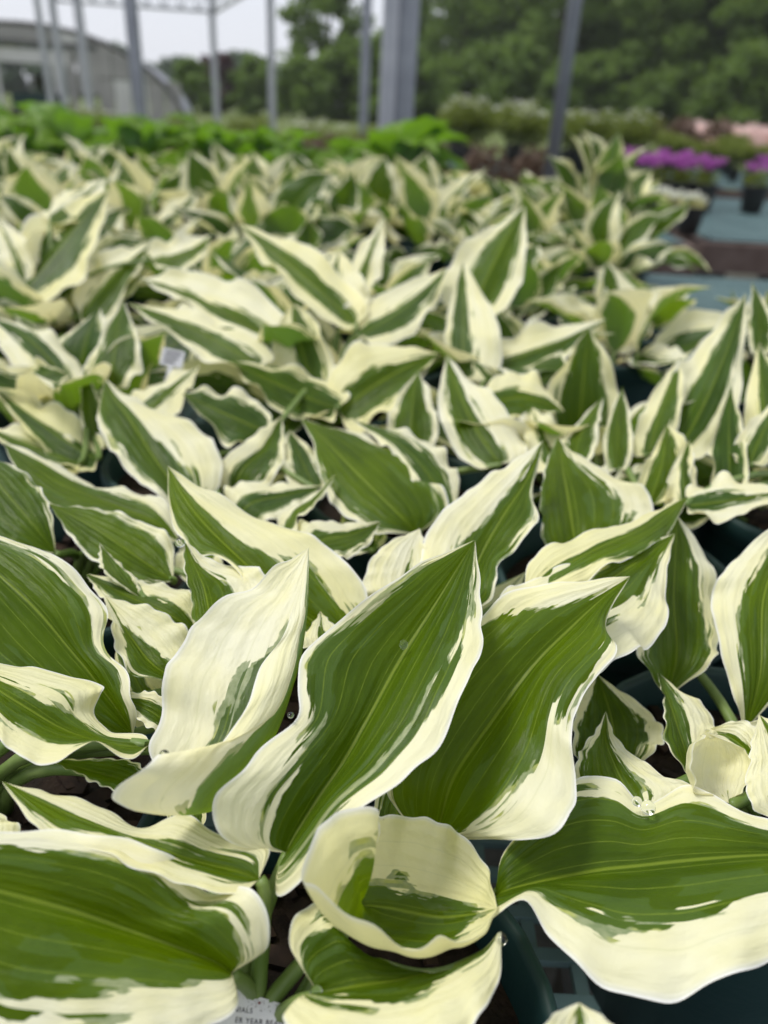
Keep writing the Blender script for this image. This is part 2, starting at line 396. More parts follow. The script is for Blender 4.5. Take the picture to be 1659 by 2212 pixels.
# ------------------------------------------------------------------ ground, benches
def sheet(name, x0, x1, y0, y1, z, nx=1, ny=1):
    vs = [(x0 + (x1-x0)*i/nx, y0 + (y1-y0)*j/ny, z) for j in range(ny+1) for i in range(nx+1)]
    fs = [(j*(nx+1)+i, j*(nx+1)+i+1, (j+1)*(nx+1)+i+1, (j+1)*(nx+1)+i) for j in range(ny) for i in range(nx)]
    me = bpy.data.meshes.new(name); me.from_pydata(vs, [], fs); return me
M['grass'] = simple_mat('rough_grass', (0.085, 0.125, 0.030), (0.13, 0.155, 0.055), 0.8, 0.95, 0.2, bump=0.6, bscale=20, bdist=0.03)
tag(obj('grass_field', sheet('grass_field', -300, 300, 10.4, 600, 0.004), M['grass']), kind='structure')
tag(obj('ground', sheet('ground', -700, 700, -200, 900, 0.0), M['gravel']), kind='structure')

def bench(x0, x1, y0, y1, label, pitch=0.026, leg_y=(0.25, 0.75), n_leg=4):
    e = empty('nursery_bench', ((x0+x1)/2, (y0+y1)/2, 0)); tag(e, label, 'bench')
    hx, hy = (x1-x0)/2, (y1-y0)/2
    mb = MB(); zt = BENCH_Z; bw = pitch * 0.30
    k = int(2*hx/pitch)
    for i in range(k + 1):
        x = -hx + 0.012 + (2*hx-0.024)*i/k; mb.box((x-bw/2, -hy+0.01, zt-0.008), (x+bw/2, hy-0.01, zt-0.002))
    k = int(2*hy/pitch)
    for i in range(k + 1):
        y = -hy + 0.012 + (2*hy-0.024)*i/k; mb.box((-hx+0.01, y-bw/2, zt-0.0065), (hx-0.01, y+bw/2, zt-0.0003))
    tag(obj('mesh_top', mb.mesh('bench_mesh_top'), M['mesh'], e), kind='stuff')
    for (a, b_) in (((-hx, -hy-0.04, zt-0.13), (hx, -hy, zt-0.012)), ((-hx, hy, zt-0.13), (hx, hy+0.04, zt-0.012)),
                    ((-hx-0.04, -hy-0.04, zt-0.131), (-hx, hy+0.04, zt-0.013)), ((hx, -hy-0.04, zt-0.131), (hx+0.04, hy+0.04, zt-0.013))):
        mb = MB(); mb.box(a, b_); obj('edge_board', mb.mesh('edge_board'), M['wood'], e)
    for i in range(6):
        x = -hx + 2*hx*(i+0.5)/6; mb = MB(); mb.box((x-0.02, -hy, zt-0.10), (x+0.02, hy, zt-0.012)); obj('joist', mb.mesh('joist'), M['wood'], e)
    mb = MB(); mb.box((-0.1, -0.1, 0), (0.1, 0.1, zt-0.101)); lm = mb.mesh('block_leg')
    for i in range(n_leg):
        for fy in leg_y:
            obj('block_leg', lm, M['block'], e, (-hx + 2*hx*(i+0.5)/n_leg, -hy + 2*hy*fy, 0))
    return e
bench(-2.6, 1.95, -0.55, 2.52, 'long mesh topped bench crowded with white-edged hostas')
bench(-4.2, 1.2, 3.30, 4.9, 'mesh topped bench holding the plain green hostas', 0.035)
bench(1.35, 6.5, 3.45, 5.6, 'mesh topped bench with purple flowers and wooden edge boards', 0.035)
bench(0.2, 9.5, 6.6, 9.2, 'far mesh topped bench lined with olive shrubs', 0.05)

# ------------------------------------------------------------------ pots
def pot_mesh(h=0.16, r0=0.058, r1=0.080):
    mb = MB()
    mb.lathe([(0.001, 0.002), (r0-0.004, 0.002), (r0, 0.004), (r1-0.004, h-0.026), (r1-0.004, h-0.022), (r1+0.002, h-0.020), (r1+0.0035, h-0.004),
              (r1+0.002, h), (r1-0.001, h), (r1-0.003, h-0.003), (r1-0.006, h-0.03), (r0-0.001, 0.008)])
    return mb.mesh('pot', True)
POT = pot_mesh(); POT.materials.append(M['pot'])
POTB = pot_mesh(); POTB.materials.append(M['blackpot'])
def soil_mesh(r=0.0745, z=0.135):
    rr = random.Random(3); vs = [(0, 0, z + 0.006)]; fs = []; n = 24
    for ring in range(1, 6):
        for k in range(n):
            a = 2*math.pi*k/n; q = r*ring/5
            vs.append((q*math.cos(a), q*math.sin(a), z + 0.006*(1-ring/5) + rr.uniform(-0.002, 0.002)*(ring < 5)))
    for k in range(n): fs.append((0, 1+k, 1+(k+1) % n))
    for ring in range(4):
        for k in range(n):
            a = 1+ring*n+k; b_ = 1+ring*n+(k+1) % n; fs.append((a, a+n, b_+n, b_))
    me = bpy.data.meshes.new('soil'); me.from_pydata(vs, [], fs)
    me.polygons.foreach_set('use_smooth', [True]*len(me.polygons)); return me
SOIL = soil_mesh(); SOIL.materials.append(M['soil'])
def chips_mesh():
    rr = random.Random(5); mb = MB()
    for i in range(70):
        a = rr.uniform(0, 6.28); q = 0.068*math.sqrt(rr.random()); s = rr.uniform(0.003, 0.008)
        m3 = Matrix.Rotation(rr.uniform(0, 6.28), 3, 'Z') @ Matrix.Rotation(rr.uniform(-0.6, 0.6), 3, 'X')
        c = Vector((q*math.cos(a), q*math.sin(a), 0.141))
        pts = [c + m3 @ Vector((x*s, y*s*0.5, z*s*0.25)) for x, y, z in ((-1,-1,-1),(1,-.7,-1),(1,1,-1),(-.8,1,-1),(-1,-1,1),(.8,-1,1),(1,.8,1),(-1,1,1))]
        mb.add(pts, [(3,2,1,0),(4,5,6,7),(0,1,5,4),(1,2,6,5),(2,3,7,6),(3,0,4,7)])
    return mb.mesh('bark_chips')
CHIPS = chips_mesh(); CHIPS.materials.append(M['bark'])

def add_pot(e, mesh=POT, soil=True):
    obj('pot', mesh, None, e, (0, 0, 0))
    if soil:
        s = obj('soil', SOIL, None, e); tag(obj('bark_chips', CHIPS, None, s), kind='stuff')

GE_STD = ([0.55, 0.75, 0.74, 0.68, 0.75], [0.55, 0.75, 0.74, 0.68, 0.75])
# ------------------------------------------------------------------ the hostas whose single leaves can be told apart
GE = {
 'std': ([0.45,0.64,0.66,0.60,0.70],[0.45,0.64,0.66,0.60,0.70]),
 'gr':  ([0.70,0.86,0.88,0.84,0.85],[0.70,0.86,0.88,0.84,0.85]),
 'wh':  ([0.40,0.34,0.22,0.14,0.20],[0.40,0.34,0.22,0.14,0.20]),
 'wl':  ([0.45,0.35,0.22,0.18,0.40],[0.55,0.72,0.76,0.74,0.80]),
 'wr':  ([0.55,0.72,0.76,0.74,0.80],[0.45,0.35,0.22,0.18,0.40]),
 'mid': ([0.40,0.48,0.46,0.42,0.60],[0.40,0.48,0.46,0.42,0.60]),
}
PLANTS = {  # crown position in the picture, and how the plant is told apart
 'front':   ((600,2110), 'large hosta with a funnel-curled leaf and broad green leaves beside white label'),
 'leftfront': ((320,1670), 'hosta whose big green leaf lies over a wavy cream leaf'),
 'midfront': ((680,1500), 'hosta with a water bead on its cream leaf edge, behind the funnel leaf plant'),
 'rightmid': ((1080,1330), 'hosta with two ruffled pointed leaves stacked side by side, one beaded with water'),
 'rightfront': ((1450,1560), 'hosta with a tightly curled white leaf above one very broad flat leaf'),
 'leftmid': ((300,1230), 'hosta with dark shaded green leaves under a long narrow white-edged one'),
 'whitewing': ((460,1130), 'hosta with a broad leaf, green on one half and white on the other'),
 'greenface': ((930,1170), 'hosta with one broad almost fully green leaf beside frilled white leaves'),
 'star':    ((725,905), 'spreading hosta opening like a star, with a rolled upright leaf'),
 'leftgroup': ((180,925), 'hosta with an upright plain green leaf beside a tilted white label'),
 'tallpair': ((1040,905), 'hosta with a tall green leaf standing beside a bright white-edged blade'),
 'righttall': ((1570,1100), 'hosta with a tall slanting pointed leaf above a row of upright rolled leaves'),
 'rightslim': ((1340,1050), 'hosta with slim upright green leaves edged in cream'),
 'lefttall': ((120,730), 'tall hosta with a rounded dark green leaf ringed in cream, stalks showing'),
}
HERO = [  # plant, stations (base | left mid right ... | tip) in picture x, y and depth in cm, options
('front', [(620,1843,25.3),
   ((520,1828,24.6),(625,1828,25.4),(597,1930,24.2)), ((466,1722,24.2),(690,1722,26.3),(752,1772,24.3)), ((545,1640,25.2),(742,1645,27.1),(872,1682,25.0)),
   ((632,1560,26.6),(790,1560,27.9),(945,1605,25.8)), ((655,1415,28.8),(865,1425,30),(1032,1425,28.3)),
   ((875,1237,31.4),(950,1290,31.8),(1040,1305,30.8)), (1026,1166,33.5)],
   dict(ge=([0.25,0.62,0.86,0.82,0.85],[0.6,0.74,0.76,0.78,0.8]), bulge=(0.05,0.10), wave=0.0009, yellow_glow=0.25)),
('front', [(930,1800,30.0),
   ((868,1768,29.4),(945,1790,29.8),(1016,1812,27.8)), ((835,1655,29.8),(980,1680,29.6),(1200,1800,26)),
   ((885,1500,31),(1065,1555,30.6),(1243,1690,27.2)), ((1015,1352,32.2),(1160,1430,31.6),(1246,1520,29)),
   ((1120,1272,33),(1235,1355,32.6),(1330,1412,31)), ((1270,1252,34),(1305,1290,33.7),(1312,1335,33)), (1361,1245,34.5)],
   dict(ge=([0.9,1.0,1.0,0.42,0.10],[0.4,0.50,0.78,0.88,0.8]), bulge=(0.07,0.10), wave=0.0014)),
('front', [(500,1735,27.2),
   ((330,1640,27.5),(520,1700,26.5),(250,1738,22.8)), ((345,1525,28.5),(590,1600,27.5),(318,1636,23.6)),
   ((372,1415,30),(640,1460,29),(450,1632,25)), ((460,1315,31.5),(661,1350,30.5),(575,1435,28)),
   ((592,1230,32.5),(667,1255,32),(635,1310,30.8)), (667,1182,33.5)],
   dict(ge=([0.55,0.50,0.42,0.12,0.10],[0.7,0.58,0.36,0.34,0.2]), bulge=(-0.10,-0.12), wave=0.0014, nw=4.2)),
('front', [(500,2103,23.6),
   ((510,2170,22.6),(470,2080,23.5),(581,2040,23)), ((440,2225,21.6),(380,2045,23.3),(548,1918,23.2)),
   ((330,2262,20.8),(280,2010,23),(455,1930,24.3)), ((190,2280,20.2),(180,1975,22.6),(360,1842,24)),
   ((0,2270,20),(50,1938,22.2),(190,1800,23.6)), ((-150,2150,20.5),(-80,1905,21.8),(0,1798,22.8)), (-230,1880,21.5)],
   dict(ge=([0.35,0.52,0.62,0.62,0.6],[0.50,0.66,0.72,0.68,0.6]), bulge=(0.10,0.14), wave=0.0006)),
('front', [(766,1962,25.5),
   ((775,1860,26.1),(766,1960,25.4),(812,1740,24.4)), ((797,1763,26.5),(780,1957,25.5),(732,1751,23.6)),
   ((830,1762,27.0),(810,1957,25.8),(686,1803,23.0)), ((880,1763,27.4),(850,1962,26.0),(655,1880,22.1)),
   ((935,1771,27.6),(890,1970,26.1),(720,1965,21.7)), ((990,1797,27.4),(950,1980,26.0),(900,2035,22.1)),
   ((1045,1865,26.5),(1015,1975,25.5),(1015,2024,23.2)), (1074,1963,24.6)],
   dict(ge=([0.25,0.24,0.22,0.16,0.0],[0.70,0.60,0.50,0.2,0.0]), bulge=(-0.12,-0.18), wave=0.0011, nw=4.4, yellow_glow=0.9)),
('front', [(690,2150,22.6),
   ((625,2040,23),(700,2145,22.6),(615,2185,21.3)), ((670,1950,24.5),(780,2130,22.7),(680,2260,20.3)),
   ((760,2045,24),(870,2115,22.9),(860,2290,20)), ((930,2100,22.8),(980,2080,23.3),(1020,2215,20.8)),
   ((1030,2075,23.3),(1045,2048,23.7),(1077,2115,22.6)), (1082,2012,24)],
   dict(ge=([0.45,0.82,0.9,0.9,0.9],[0.45,0.40,0.40,0.25,0.2]), bulge=(0.04,0.10), wave=0.0009, yellow_glow=0.6)),
('rightfront', [(1070,1935,26.6),
   ((1090,1850,27),(1090,1925,26.2),(1054,1985,25)), ((1240,1690,29.5),(1180,1903,26.6),(1145,1958,25)),
   ((1330,1688,29.8),(1310,1878,26.8),(1240,2085,23.8)), ((1395,1724,29),(1380,1870,26.8),(1320,2140,23.2)), ((1475,1702,29.2),(1450,1862,26.8),(1420,2155,22.8)),
   ((1610,1752,28),(1620,1848,26.8),(1620,2095,23)), ((1760,1810,27.2),(1760,1845,26.8),(1790,1985,24.5)), (1890,1850,26.5)],
   dict(ge=([0.85,0.80,0.66,0.62,0.7],[0.75,0.62,0.46,0.40,0.5]), bulge=(0.05,0.10), wave=0.0012)),
('front', [(560,1900,24.1),
   ((520,1930,23.4),(520,1885,24.2),(582,1838,24.9)), ((420,1910,23.2),(430,1862,24.2),(490,1808,25.3)),
   ((330,1890,23.2),(350,1835,24.4),(400,1757,25.7)), ((240,1850,23.2),(270,1805,24.5),(320,1788,25.5)),
   ((110,1815,23.4),(140,1755,24.8),(180,1730,25.5)), (4,1687,25.3)],
   dict(ge=([0.6,0.35,0.15,0.55,0.8],[0.55,0.32,-0.05,-0.05,0.15]), bulge=(0.04,0.06), wave=0.0008, yellow_glow=0.5)),
('front', [(1240,2450,19.5), ((1120,2350,19),(1240,2330,19.6),(1370,2330,19)), ((1185,2198,19.9),(1250,2215,20.1),(1322,2210,19.9)), (1252,2166,20.4)], dict(ge='wh')),
('leftfront', [(-60,1900,24.5), ((-120,1830,25),(-60,1800,25.2),(42,1800,25)), (-10,1750,26.5)], dict(ge='wh')),
# left edge
('leftfront', [(288,1590,31),
   ((230,1592,30),(265,1550,31),(293,1545,30.3)), ((90,1540,29.5),(195,1455,31.3),(268,1452,30.8)),
   ((10,1480,29.8),(145,1395,31.7),(222,1392,31.8)), ((-50,1430,30),(95,1335,32),(234,1335,32.5)),
   ((-140,1280,31),(-10,1235,33),(118,1202,34)), (-130,1130,35)],
   dict(ge=([0.8,0.9,0.9,0.9,0.9],[0.6,0.78,0.76,0.70,0.5]), bulge=(0.06,0.10), wave=0.0009)),
('leftfront', [(320,1612,28),
   ((290,1642,27),(285,1612,28),(318,1592,28.4)), ((205,1606,26.5),(215,1602,28),(240,1584,28.8)),
   ((120,1645,25.8),(130,1572,27.8),(204,1530,29.3)), ((40,1632,26),(55,1528,27.8),(224,1480,29.6)),
   ((-20,1565,26.5),(-20,1480,28),(80,1447,29.8)), (-100,1420,29)],
   dict(ge=([0.75,0.55,0.50,0.5,0.6],[0.6,0.42,0.30,0.30,0.3]), bulge=(0.04,0.05), wave=0.0007, yellow_glow=0.6)),
('leftfront', [(385,1610,31), ((335,1582,30),(350,1555,30.6),(356,1512,31)), (242,1500,31.5)], dict(ge='mid')),
('leftfront', [(330,1700,27.5), ((240,1702,26.8),(250,1680,27.4),(300,1650,27.8)), (110,1640,26.6)], dict(ge='gr')),
('leftfront', [(400,1480,33), ((285,1450,32),(335,1440,33),(440,1420,34)), ((240,1360,33.5),(290,1388,34),(375,1337,35)), (226,1286,35.5)],
   dict(ge=([0.9,0.8,0.5,0.2,0.2],[0.45,0.3,0.1,0,0]), wave=0.0014)),
('midfront', [(430,1370,36), ((330,1355,35.5),(370,1330,36),(420,1290,37)), ((220,1290,36),(280,1290,37),(345,1262,38.5)), (186,1240,38.5)], dict(ge='wr')),
# centre, second row
('midfront', [(740,1400,36),
   ((690,1402,34.5),(710,1370,36),(792,1365,36)), ((590,1330,34.5),(620,1300,36.5),(796,1290,37)),
   ((500,1224,35.5),(530,1220,37.3),(715,1183,38.5)), ((412,1188,37),(440,1130,38.5),(590,1130,40)),
   ((366,1112,38.8),(392,1065,39.5),(450,1058,40.5)), (362,1006,41)],
   dict(ge=([0.55,0.6,0.8,0.9,0.6],[0.75,0.55,0.24,0.22,0.35]), wave=0.0011, yellow_glow=0.5)),
('midfront', [(470,1392,33), ((425,1365,33),(455,1340,33),(565,1300,34)), ((412,1290,34),(440,1270,34),(562,1228,35.5)), ((398,1228,35),(420,1222,35),(462,1213,36)), (400,1172,36)],
   dict(ge=([0.9,0.95,0.95,0.9,0.9],[0.5,0.45,0.4,0.4,0.4]), bulge=(-0.05,-0.12), wave=0.0006)),
('midfront', [(745,1435,33), ((660,1400,33.5),(705,1390,34),(748,1385,34)), (692,1321,36)], dict(ge='wh')),
('midfront', [(600,1200,44), ((595,1132,46),(640,1112,45),(640,1132,43)), ((660,1080,48),(680,1075,47.5),(687,1086,46.5)), (726,1025,50)], dict(ge='wl')),
('midfront', [(650,1200,42), ((640,1138,43.5),(690,1170,42.5),(720,1212,41.5)), ((730,1128,45),(760,1155,44.5),(790,1182,43.5)), (822,1128,46)], dict(ge='wl')),
('whitewing', [(500,1132,50), ((488,1058,51.5),(540,1090,50),(570,1132,48.5)), ((580,1043,53),(620,1070,52),(650,1092,50.5)), (694,1051,53)], dict(ge='wl')),
# right, second row
('rightmid', [(1000,1340,38),
   ((915,1290,37.5),(1010,1280,38.3),(1060,1290,37)), ((922,1155,40),(1040,1200,39.8),(1080,1215,38.5)),
   ((1000,1068,42),(1090,1110,41.5),(1162,1132,40)), ((1080,1013,44),(1140,1035,43.5),(1150,1068,42.5)), (1174,951,45.5)],
   dict(ge=([0.5,0.45,0.14,0.16,0.3],[0.9,1.0,0.75,0.7,0.8]), wave=0.0012)),
('rightmid', [(900,1340,38.5), ((793,1290,38),(880,1280,38.5),(925,1275,38)), ((822,1185,40),(890,1200,40),(921,1190,39.5)), (906,1141,41)], dict(ge=([0.4,0.2,0.0,-0.2,-0.2],[0.5,0.3,0.1,0,0]))),
('rightmid', [(1250,1225,44), ((1185,1182,43),(1240,1165,44.5),(1380,1140,45)), ((1167,1080,46),(1225,1070,47),(1400,1068,48.5)), ((1180,1000,49),(1213,1000,49.5),(1275,1000,50.5)), (1204,944,52)],
   dict(ge=([0.9,1,1,0.9,0.9],[0.75,0.62,0.50,0.4,0.4]))),
('rightmid', [(1130,1292,36), ((1140,1222,37),(1180,1250,36.5),(1180,1292,35)), ((1225,1166,39.5),(1280,1190,38.5),(1300,1232,37)), ((1350,1130,41.5),(1390,1140,41),(1420,1172,40)), ((1440,1090,43.5),(1452,1095,43.3),(1464,1120,42.5)), (1487,1072,44.5)],
   dict(ge=([0.2,0.05,0.1,0.3,0.5],[0.4,0.5,0.9,0.95,0.8]), wave=0.0015, yellow_glow=0.8)),
('rightmid', [(1130,1402,33), ((1080,1310,34),(1170,1375,33.3),(1240,1450,32)), ((1150,1248,36),(1240,1310,35),(1350,1415,33.5)), ((1262,1211,38),(1320,1250,37.3),(1432,1362,35.5)), ((1370,1180,39.5),(1400,1198,39.3),(1442,1225,38.5)), (1458,1152,40.5)],
   dict(ge=([0.3,0.12,0.30,0.6,0.6],[0.5,0.45,0.42,0.6,0.7]), wave=0.0014)),
('rightfront', [(1440,1505,38), ((1385,1430,37),(1460,1430,38.5),(1530,1440,38)), ((1392,1300,39.5),(1455,1290,41),(1549,1350,41)), ((1420,1190,42),(1460,1180,43),(1527,1200,43.5)), (1462,1114,44)],
   dict(ge=([0.9,0.95,0.95,0.9,0.8],[0.85,0.80,0.62,0.5,0.4]))),
('rightfront', [(1610,1580,36), ((1580,1490,36),(1640,1470,36),(1720,1450,35.5)), ((1538,1290,38.5),(1650,1290,38.5),(1760,1300,38)), ((1600,1195,40.5),(1690,1180,41),(1760,1190,41)), (1730,1090,43)],
   dict(ge=([0.7,0.6,0.36,0.2,0.3],[0.8,0.8,0.8,0.7,0.6]))),
('rightfront', [(1330,1695,34.5), ((1250,1640,34.5),(1330,1630,34.8),(1412,1625,34)), ((1245,1530,36.5),(1320,1550,36.7),(1424,1562,36)), (1290,1455,38.5)], dict(ge=([0.8,0.9,0.8,0.7,0.5],[0.75,0.72,0.66,0.5,0.3]))),
('rightfront', [(1400,1765,29), ((1262,1705,30),(1360,1715,29.9),(1505,1712,29.2)), ((1250,1630,31.5),(1322,1640,31.7),(1400,1652,31)), ((1285,1580,33),(1308,1590,33.2),(1330,1592,33)), (1309,1537,34)],
   dict(ge=([0.95,0.95,0.85,0.6,0.4],[0.25,0.15,0.2,0.3,0.4]), bulge=(0.08,0.03))),
('rightfront', [(1575,1735,29), ((1495,1692,28.4),(1560,1690,30.2),(1618,1692,29.5)), ((1512,1600,28.6),(1570,1640,31),(1625,1640,30.3)), ((1530,1583,29.4),(1560,1600,30.8),(1590,1610,30.6)), (1522,1578,30.2)],
   dict(ge=([0,-0.2,-0.3,-0.3,-0.3],[0.1,0,-0.3,-0.3,-0.3]), bulge=(-0.22,-0.14), wave=0.0008)),
('rightfront', [(1650,1705,30.8), ((1590,1682,31.2),(1625,1640,31.8),(1652,1620,31.2)), ((1528,1622,32.6),(1570,1590,33.2),(1602,1556,33)), (1512,1580,33.6)], dict(ge='wh', wave=0.0014)),
('rightfront', [(1710,1790,28), ((1630,1745,28),(1690,1720,28.6),(1760,1700,28)), ((1618,1640,30),(1680,1630,30.6),(1740,1600,30.5)), (1640,1543,33)], dict(ge=([0.55,0.4,0.1,0,0],[0.8,0.7,0.5,0.3,0.3]))),
('rightfront', [(1510,1705,31.5), ((1450,1622,31.5),(1480,1620,32),(1535,1640,32)), ((1432,1520,33.5),(1450,1530,34),(1545,1558,34.5)), (1423,1453,36)], dict(ge=([0.9,0.95,0.95,0.9,0.9],[0.5,0.3,0.2,0.3,0.4]))),
('rightfront', [(1700,1640,33), ((1640,1650,33),(1660,1610,33.4),(1690,1570,33)), (1570,1560,34.5)], dict(ge='wh')),
# left, second and third row
('leftmid', [(390,1172,46), ((340,1162,44.5),(335,1130,46),(362,1090,47.5)), ((230,1116,45),(240,1090,47),(300,1066,48.5)), ((90,1086,46),(130,1045,48),(190,1043,50)), ((34,1015,48),(55,995,49),(90,983,50.5)), (7,956,50.5)],
   dict(ge=([0.6,0.8,0.9,0.9,0.9],[0.35,0.45,0.5,0.4,0.5]))),
('leftmid', [(120,1195,42), ((60,1197,41),(85,1150,42),(115,1130,42.5)), ((-60,1130,42),(10,1060,43.5),(78,1045,44.5)), (-70,958,46)], dict(ge='gr')),
('leftmid', [(375,1255,40), ((310,1264,39),(320,1220,40.5),(372,1170,42)), ((190,1202,40),(220,1150,41.5),(255,1110,43)), (105,1087,43)], dict(ge=([0.8,0.9,0.9,0.9,0.9],[0.6,0.7,0.8,0.8,0.8]))),
('leftmid', [(310,1295,37), ((225,1238,37.5),(252,1245,37.6),(295,1255,38)), (215,1173,39)], dict(ge='std')),
('whitewing', [(420,1112,52), ((365,1087,50),(385,1065,52),(472,1050,53)), ((290,1032,52),(330,985,54),(457,950,56)), ((222,940,55),(270,890,56.5),(340,883,59)), ((209,890,57.5),(240,850,58.5),(275,853,60)), (228,819,60)],
   dict(ge=([0.7,0.75,0.78,0.75,0.7],[0.65,0.3,0.12,0.12,0.3]))),
('whitewing', [(500,1088,55), ((465,1020,55),(520,1020,55.5),(582,1042,54)), ((540,945,57.5),(570,970,57.5),(613,985,56)), (610,899,60)], dict(ge='wl')),
('greenface', [(900,1152,48), ((840,1152,47),(870,1120,48),(960,1120,49)), ((740,1112,48.5),(800,1050,50),(945,1040,52)), ((690,1022,51.5),(730,980,53),(850,970,55)), ((672,946,54.5),(685,935,55.5),(740,927,57)), (649,904,57.5)],
   dict(ge=([0.8,0.84,0.9,0.9,0.9],[0.8,0.88,0.85,0.8,0.8]))),
('greenface', [(985,1112,50), ((930,1092,50),(950,1060,51),(992,1050,52)), ((850,985,53.5),(870,965,54.5),(932,958,56)), (764,907,58)], dict(ge='mid', wave=0.0022)),
]
AUTO = [
('front', (850,1850,31),(860,1730,33),(875,1600,36),(805,1730,32.8),(905,1730,32.5),'gr'),
('front', (420,1800,29.5),(390,1730,31),(300,1660,33),(340,1740,30.5),(420,1690,32),'gr'),
('rightmid', (1010,1425,37),(1060,1330,39),(1135,1235,42),(995,1320,39),(1115,1350,38),'wh'),
('leftfront', (335,1565,34),(300,1480,35),(250,1400,37),(235,1490,35),(355,1470,35),'mid'),
('leftmid', (440,1250,44),(430,1180,46),(445,1100,49),(380,1190,45.5),(480,1170,46),'wl'),
('midfront', (590,1330,40),(560,1260,42),(560,1180,45),(510,1260,42),(620,1240,42),'wh'),
('greenface', (1000,1180,50),(1040,1110,52),(1100,1030,55),(990,1090,52.5),(1080,1130,51),'wl'),
('greenface', (800,1190,48),(780,1150,49),(740,1090,52),(730,1160,48.5),(820,1130,50),'std'),
('whitewing', (560,1110,54),(600,1060,55.5),(650,1000,58),(560,1050,56),(640,1075,54.5),'std'),
('rightslim', (1290,1075,53),(1250,1030,55),(1190,985,58),(1220,1050,54),(1290,1000,56),'wl'),
('rightslim', (1320,1060,54),(1380,1030,55),(1440,1010,57),(1380,1000,56),(1400,1055,54),'mid'),
('rightfront', (1480,1420,43),(1430,1360,45),(1360,1320,47),(1400,1390,44),(1470,1320,46),'gr'),  # plant, base, mid, tip, left, right, options
('star', (770,700,76),(630,575,80),(514,484,84),(590,592,78),(672,533,82),'mid'),
('star', (600,740,72),(430,650,76),(301,602,80),(385,652,74.5),(475,588,79),'wr'),
('star', (560,792,68),(420,712,71),(274,654,76),(388,742,69),(472,690,73),'wr'),
('star', (690,862,69),(645,730,71),(634,658,73),(580,765,70),(692,700,70.5),'wl'),
('star', (725,882,66),(600,830,66.5),(499,779,67),(588,878,64),(655,798,68.5),'gr'),
('star', (735,892,67),(830,820,68),(948,764,70),(785,735,70),(862,876,65),'wl'),
('star', (780,722,75),(880,660,77),(966,579,81),(795,640,79),(922,695,75),'wl'),
('star', (770,622,82),(800,540,85),(829,469,89),(768,545,86),(832,562,84),'wh'),
('star', (575,932,60),(480,890,60.5),(394,850,62),(478,948,58),(502,838,63),'gr'),
('star', (735,690,77),(720,620,80),(735,540,85),(660,610,80),(790,600,80),'wh'),
('tallpair', (1000,818,72),(1000,690,75),(1000,564,79),(960,700,75),(1082,700,73.5),'wr'),
('tallpair', (1020,672,78),(1075,550,82),(1135,444,86),(985,538,84),(1138,582,80),'std'),
('tallpair', (1040,792,74),(1180,750,76),(1310,689,80),(1150,703,79),(1200,782,74),'wl'),
('tallpair', (1040,882,64),(1130,860,65),(1219,890,65),(1142,800,68),(1140,908,62.5),'wl'),
('greenface', (1080,1002,56),(1010,890,60),(965,767,67),(943,900,60),(1092,880,60.5),'wr'),
('greenface', (890,982,60),(890,890,62),(905,799,67),(838,890,62),(947,890,62),'gr'),
('whitewing', (680,1052,54),(650,990,56),(625,929,59),(603,1000,56),(692,985,55),'std'),
('leftgroup', (290,902,63),(360,850,64),(431,789,68),(328,828,66),(392,882,62.5),'wh'),
('leftgroup', (240,832,66),(250,740,68),(268,649,73),(188,770,67),(308,750,67.5),'gr'),
('leftgroup', (210,992,58),(110,930,59),(-12,839,63),(88,972,57),(132,878,62),'wr'),
('leftgroup', (60,852,66),(95,810,67),(152,810,67),(70,778,68.5),(130,842,66),'gr'),
('leftgroup', (210,962,60),(192,870,62),(182,794,66),(170,880,62),(224,880,62),'gr'),
('leftgroup', (150,832,68),(60,730,72),(-22,689,76),(0,762,71),(112,722,74),'mid'),
('leftgroup', (170,1000,57),(70,965,57.5),(-40,920,60),(60,1000,56),(90,930,60),'mid'),
('righttall', (1470,962,58),(1545,820,62),(1612,634,70),(1485,760,66),(1602,860,61),'std'),
('righttall', (1640,762,66),(1640,690,68),(1625,609,71),(1614,690,68),(1672,690,68),'gr'),
('righttall', (1680,1002,56),(1650,880,58),(1640,739,64),(1603,900,58),(1722,860,58),'wl'),
('righttall', (1580,1062,50),(1575,940,54),(1580,834,58),(1533,960,53),(1614,950,53),'gr'),
('righttall', (1490,1082,50),(1475,1010,52),(1490,947,55),(1438,1040,51),(1502,1010,52.5),'wl'),
('righttall', (1485,1092,47),(1590,1080,47),(1720,1060,47),(1580,1030,49.5),(1600,1115,45.5),'wh'),
('righttall', (1620,1000,52),(1650,930,54),(1690,850,58),(1600,930,54),(1700,940,54),'mid'),
('rightslim', (1400,1092,50),(1430,1000,53),(1440,917,57),(1378,1030,52),(1502,980,53.5),'std'),
('rightslim', (1240,1012,54),(1255,940,57),(1305,854,62),(1213,950,57),(1297,930,57),'gr'),
('rightslim', (1335,1012,55),(1335,920,58),(1345,834,63),(1306,930,58),(1367,920,58),'gr'),
('rightslim', (1400,982,57),(1430,880,60),(1470,769,66),(1388,880,60),(1482,860,60),'wl'),
('rightslim', (1200,1010,55),(1170,940,58),(1150,880,61),(1130,960,57),(1210,920,59),'wh'),
('lefttall', (60,622,93),(140,520,97),(236,409,103),(68,468,101),(202,562,94),'std'),
('lefttall', (110,482,100),(160,440,103),(232,384,107),(135,418,105),(222,442,102),'wh'),
('lefttall', (50,612,95),(30,540,97),(-12,469,101),(-12,550,97),(62,520,97),'wh'),
('lefttall', (175,682,92),(240,600,94),(331,524,98),(218,543,97),(252,672,91),'wl'),
('lefttall', (330,562,95),(400,545,96),(457,507,98),(378,508,98),(422,577,94),'wl'),
('lefttall', (110,690,92),(40,680,92),(-40,640,94),(40,650,94),(30,712,90),'std'),
]
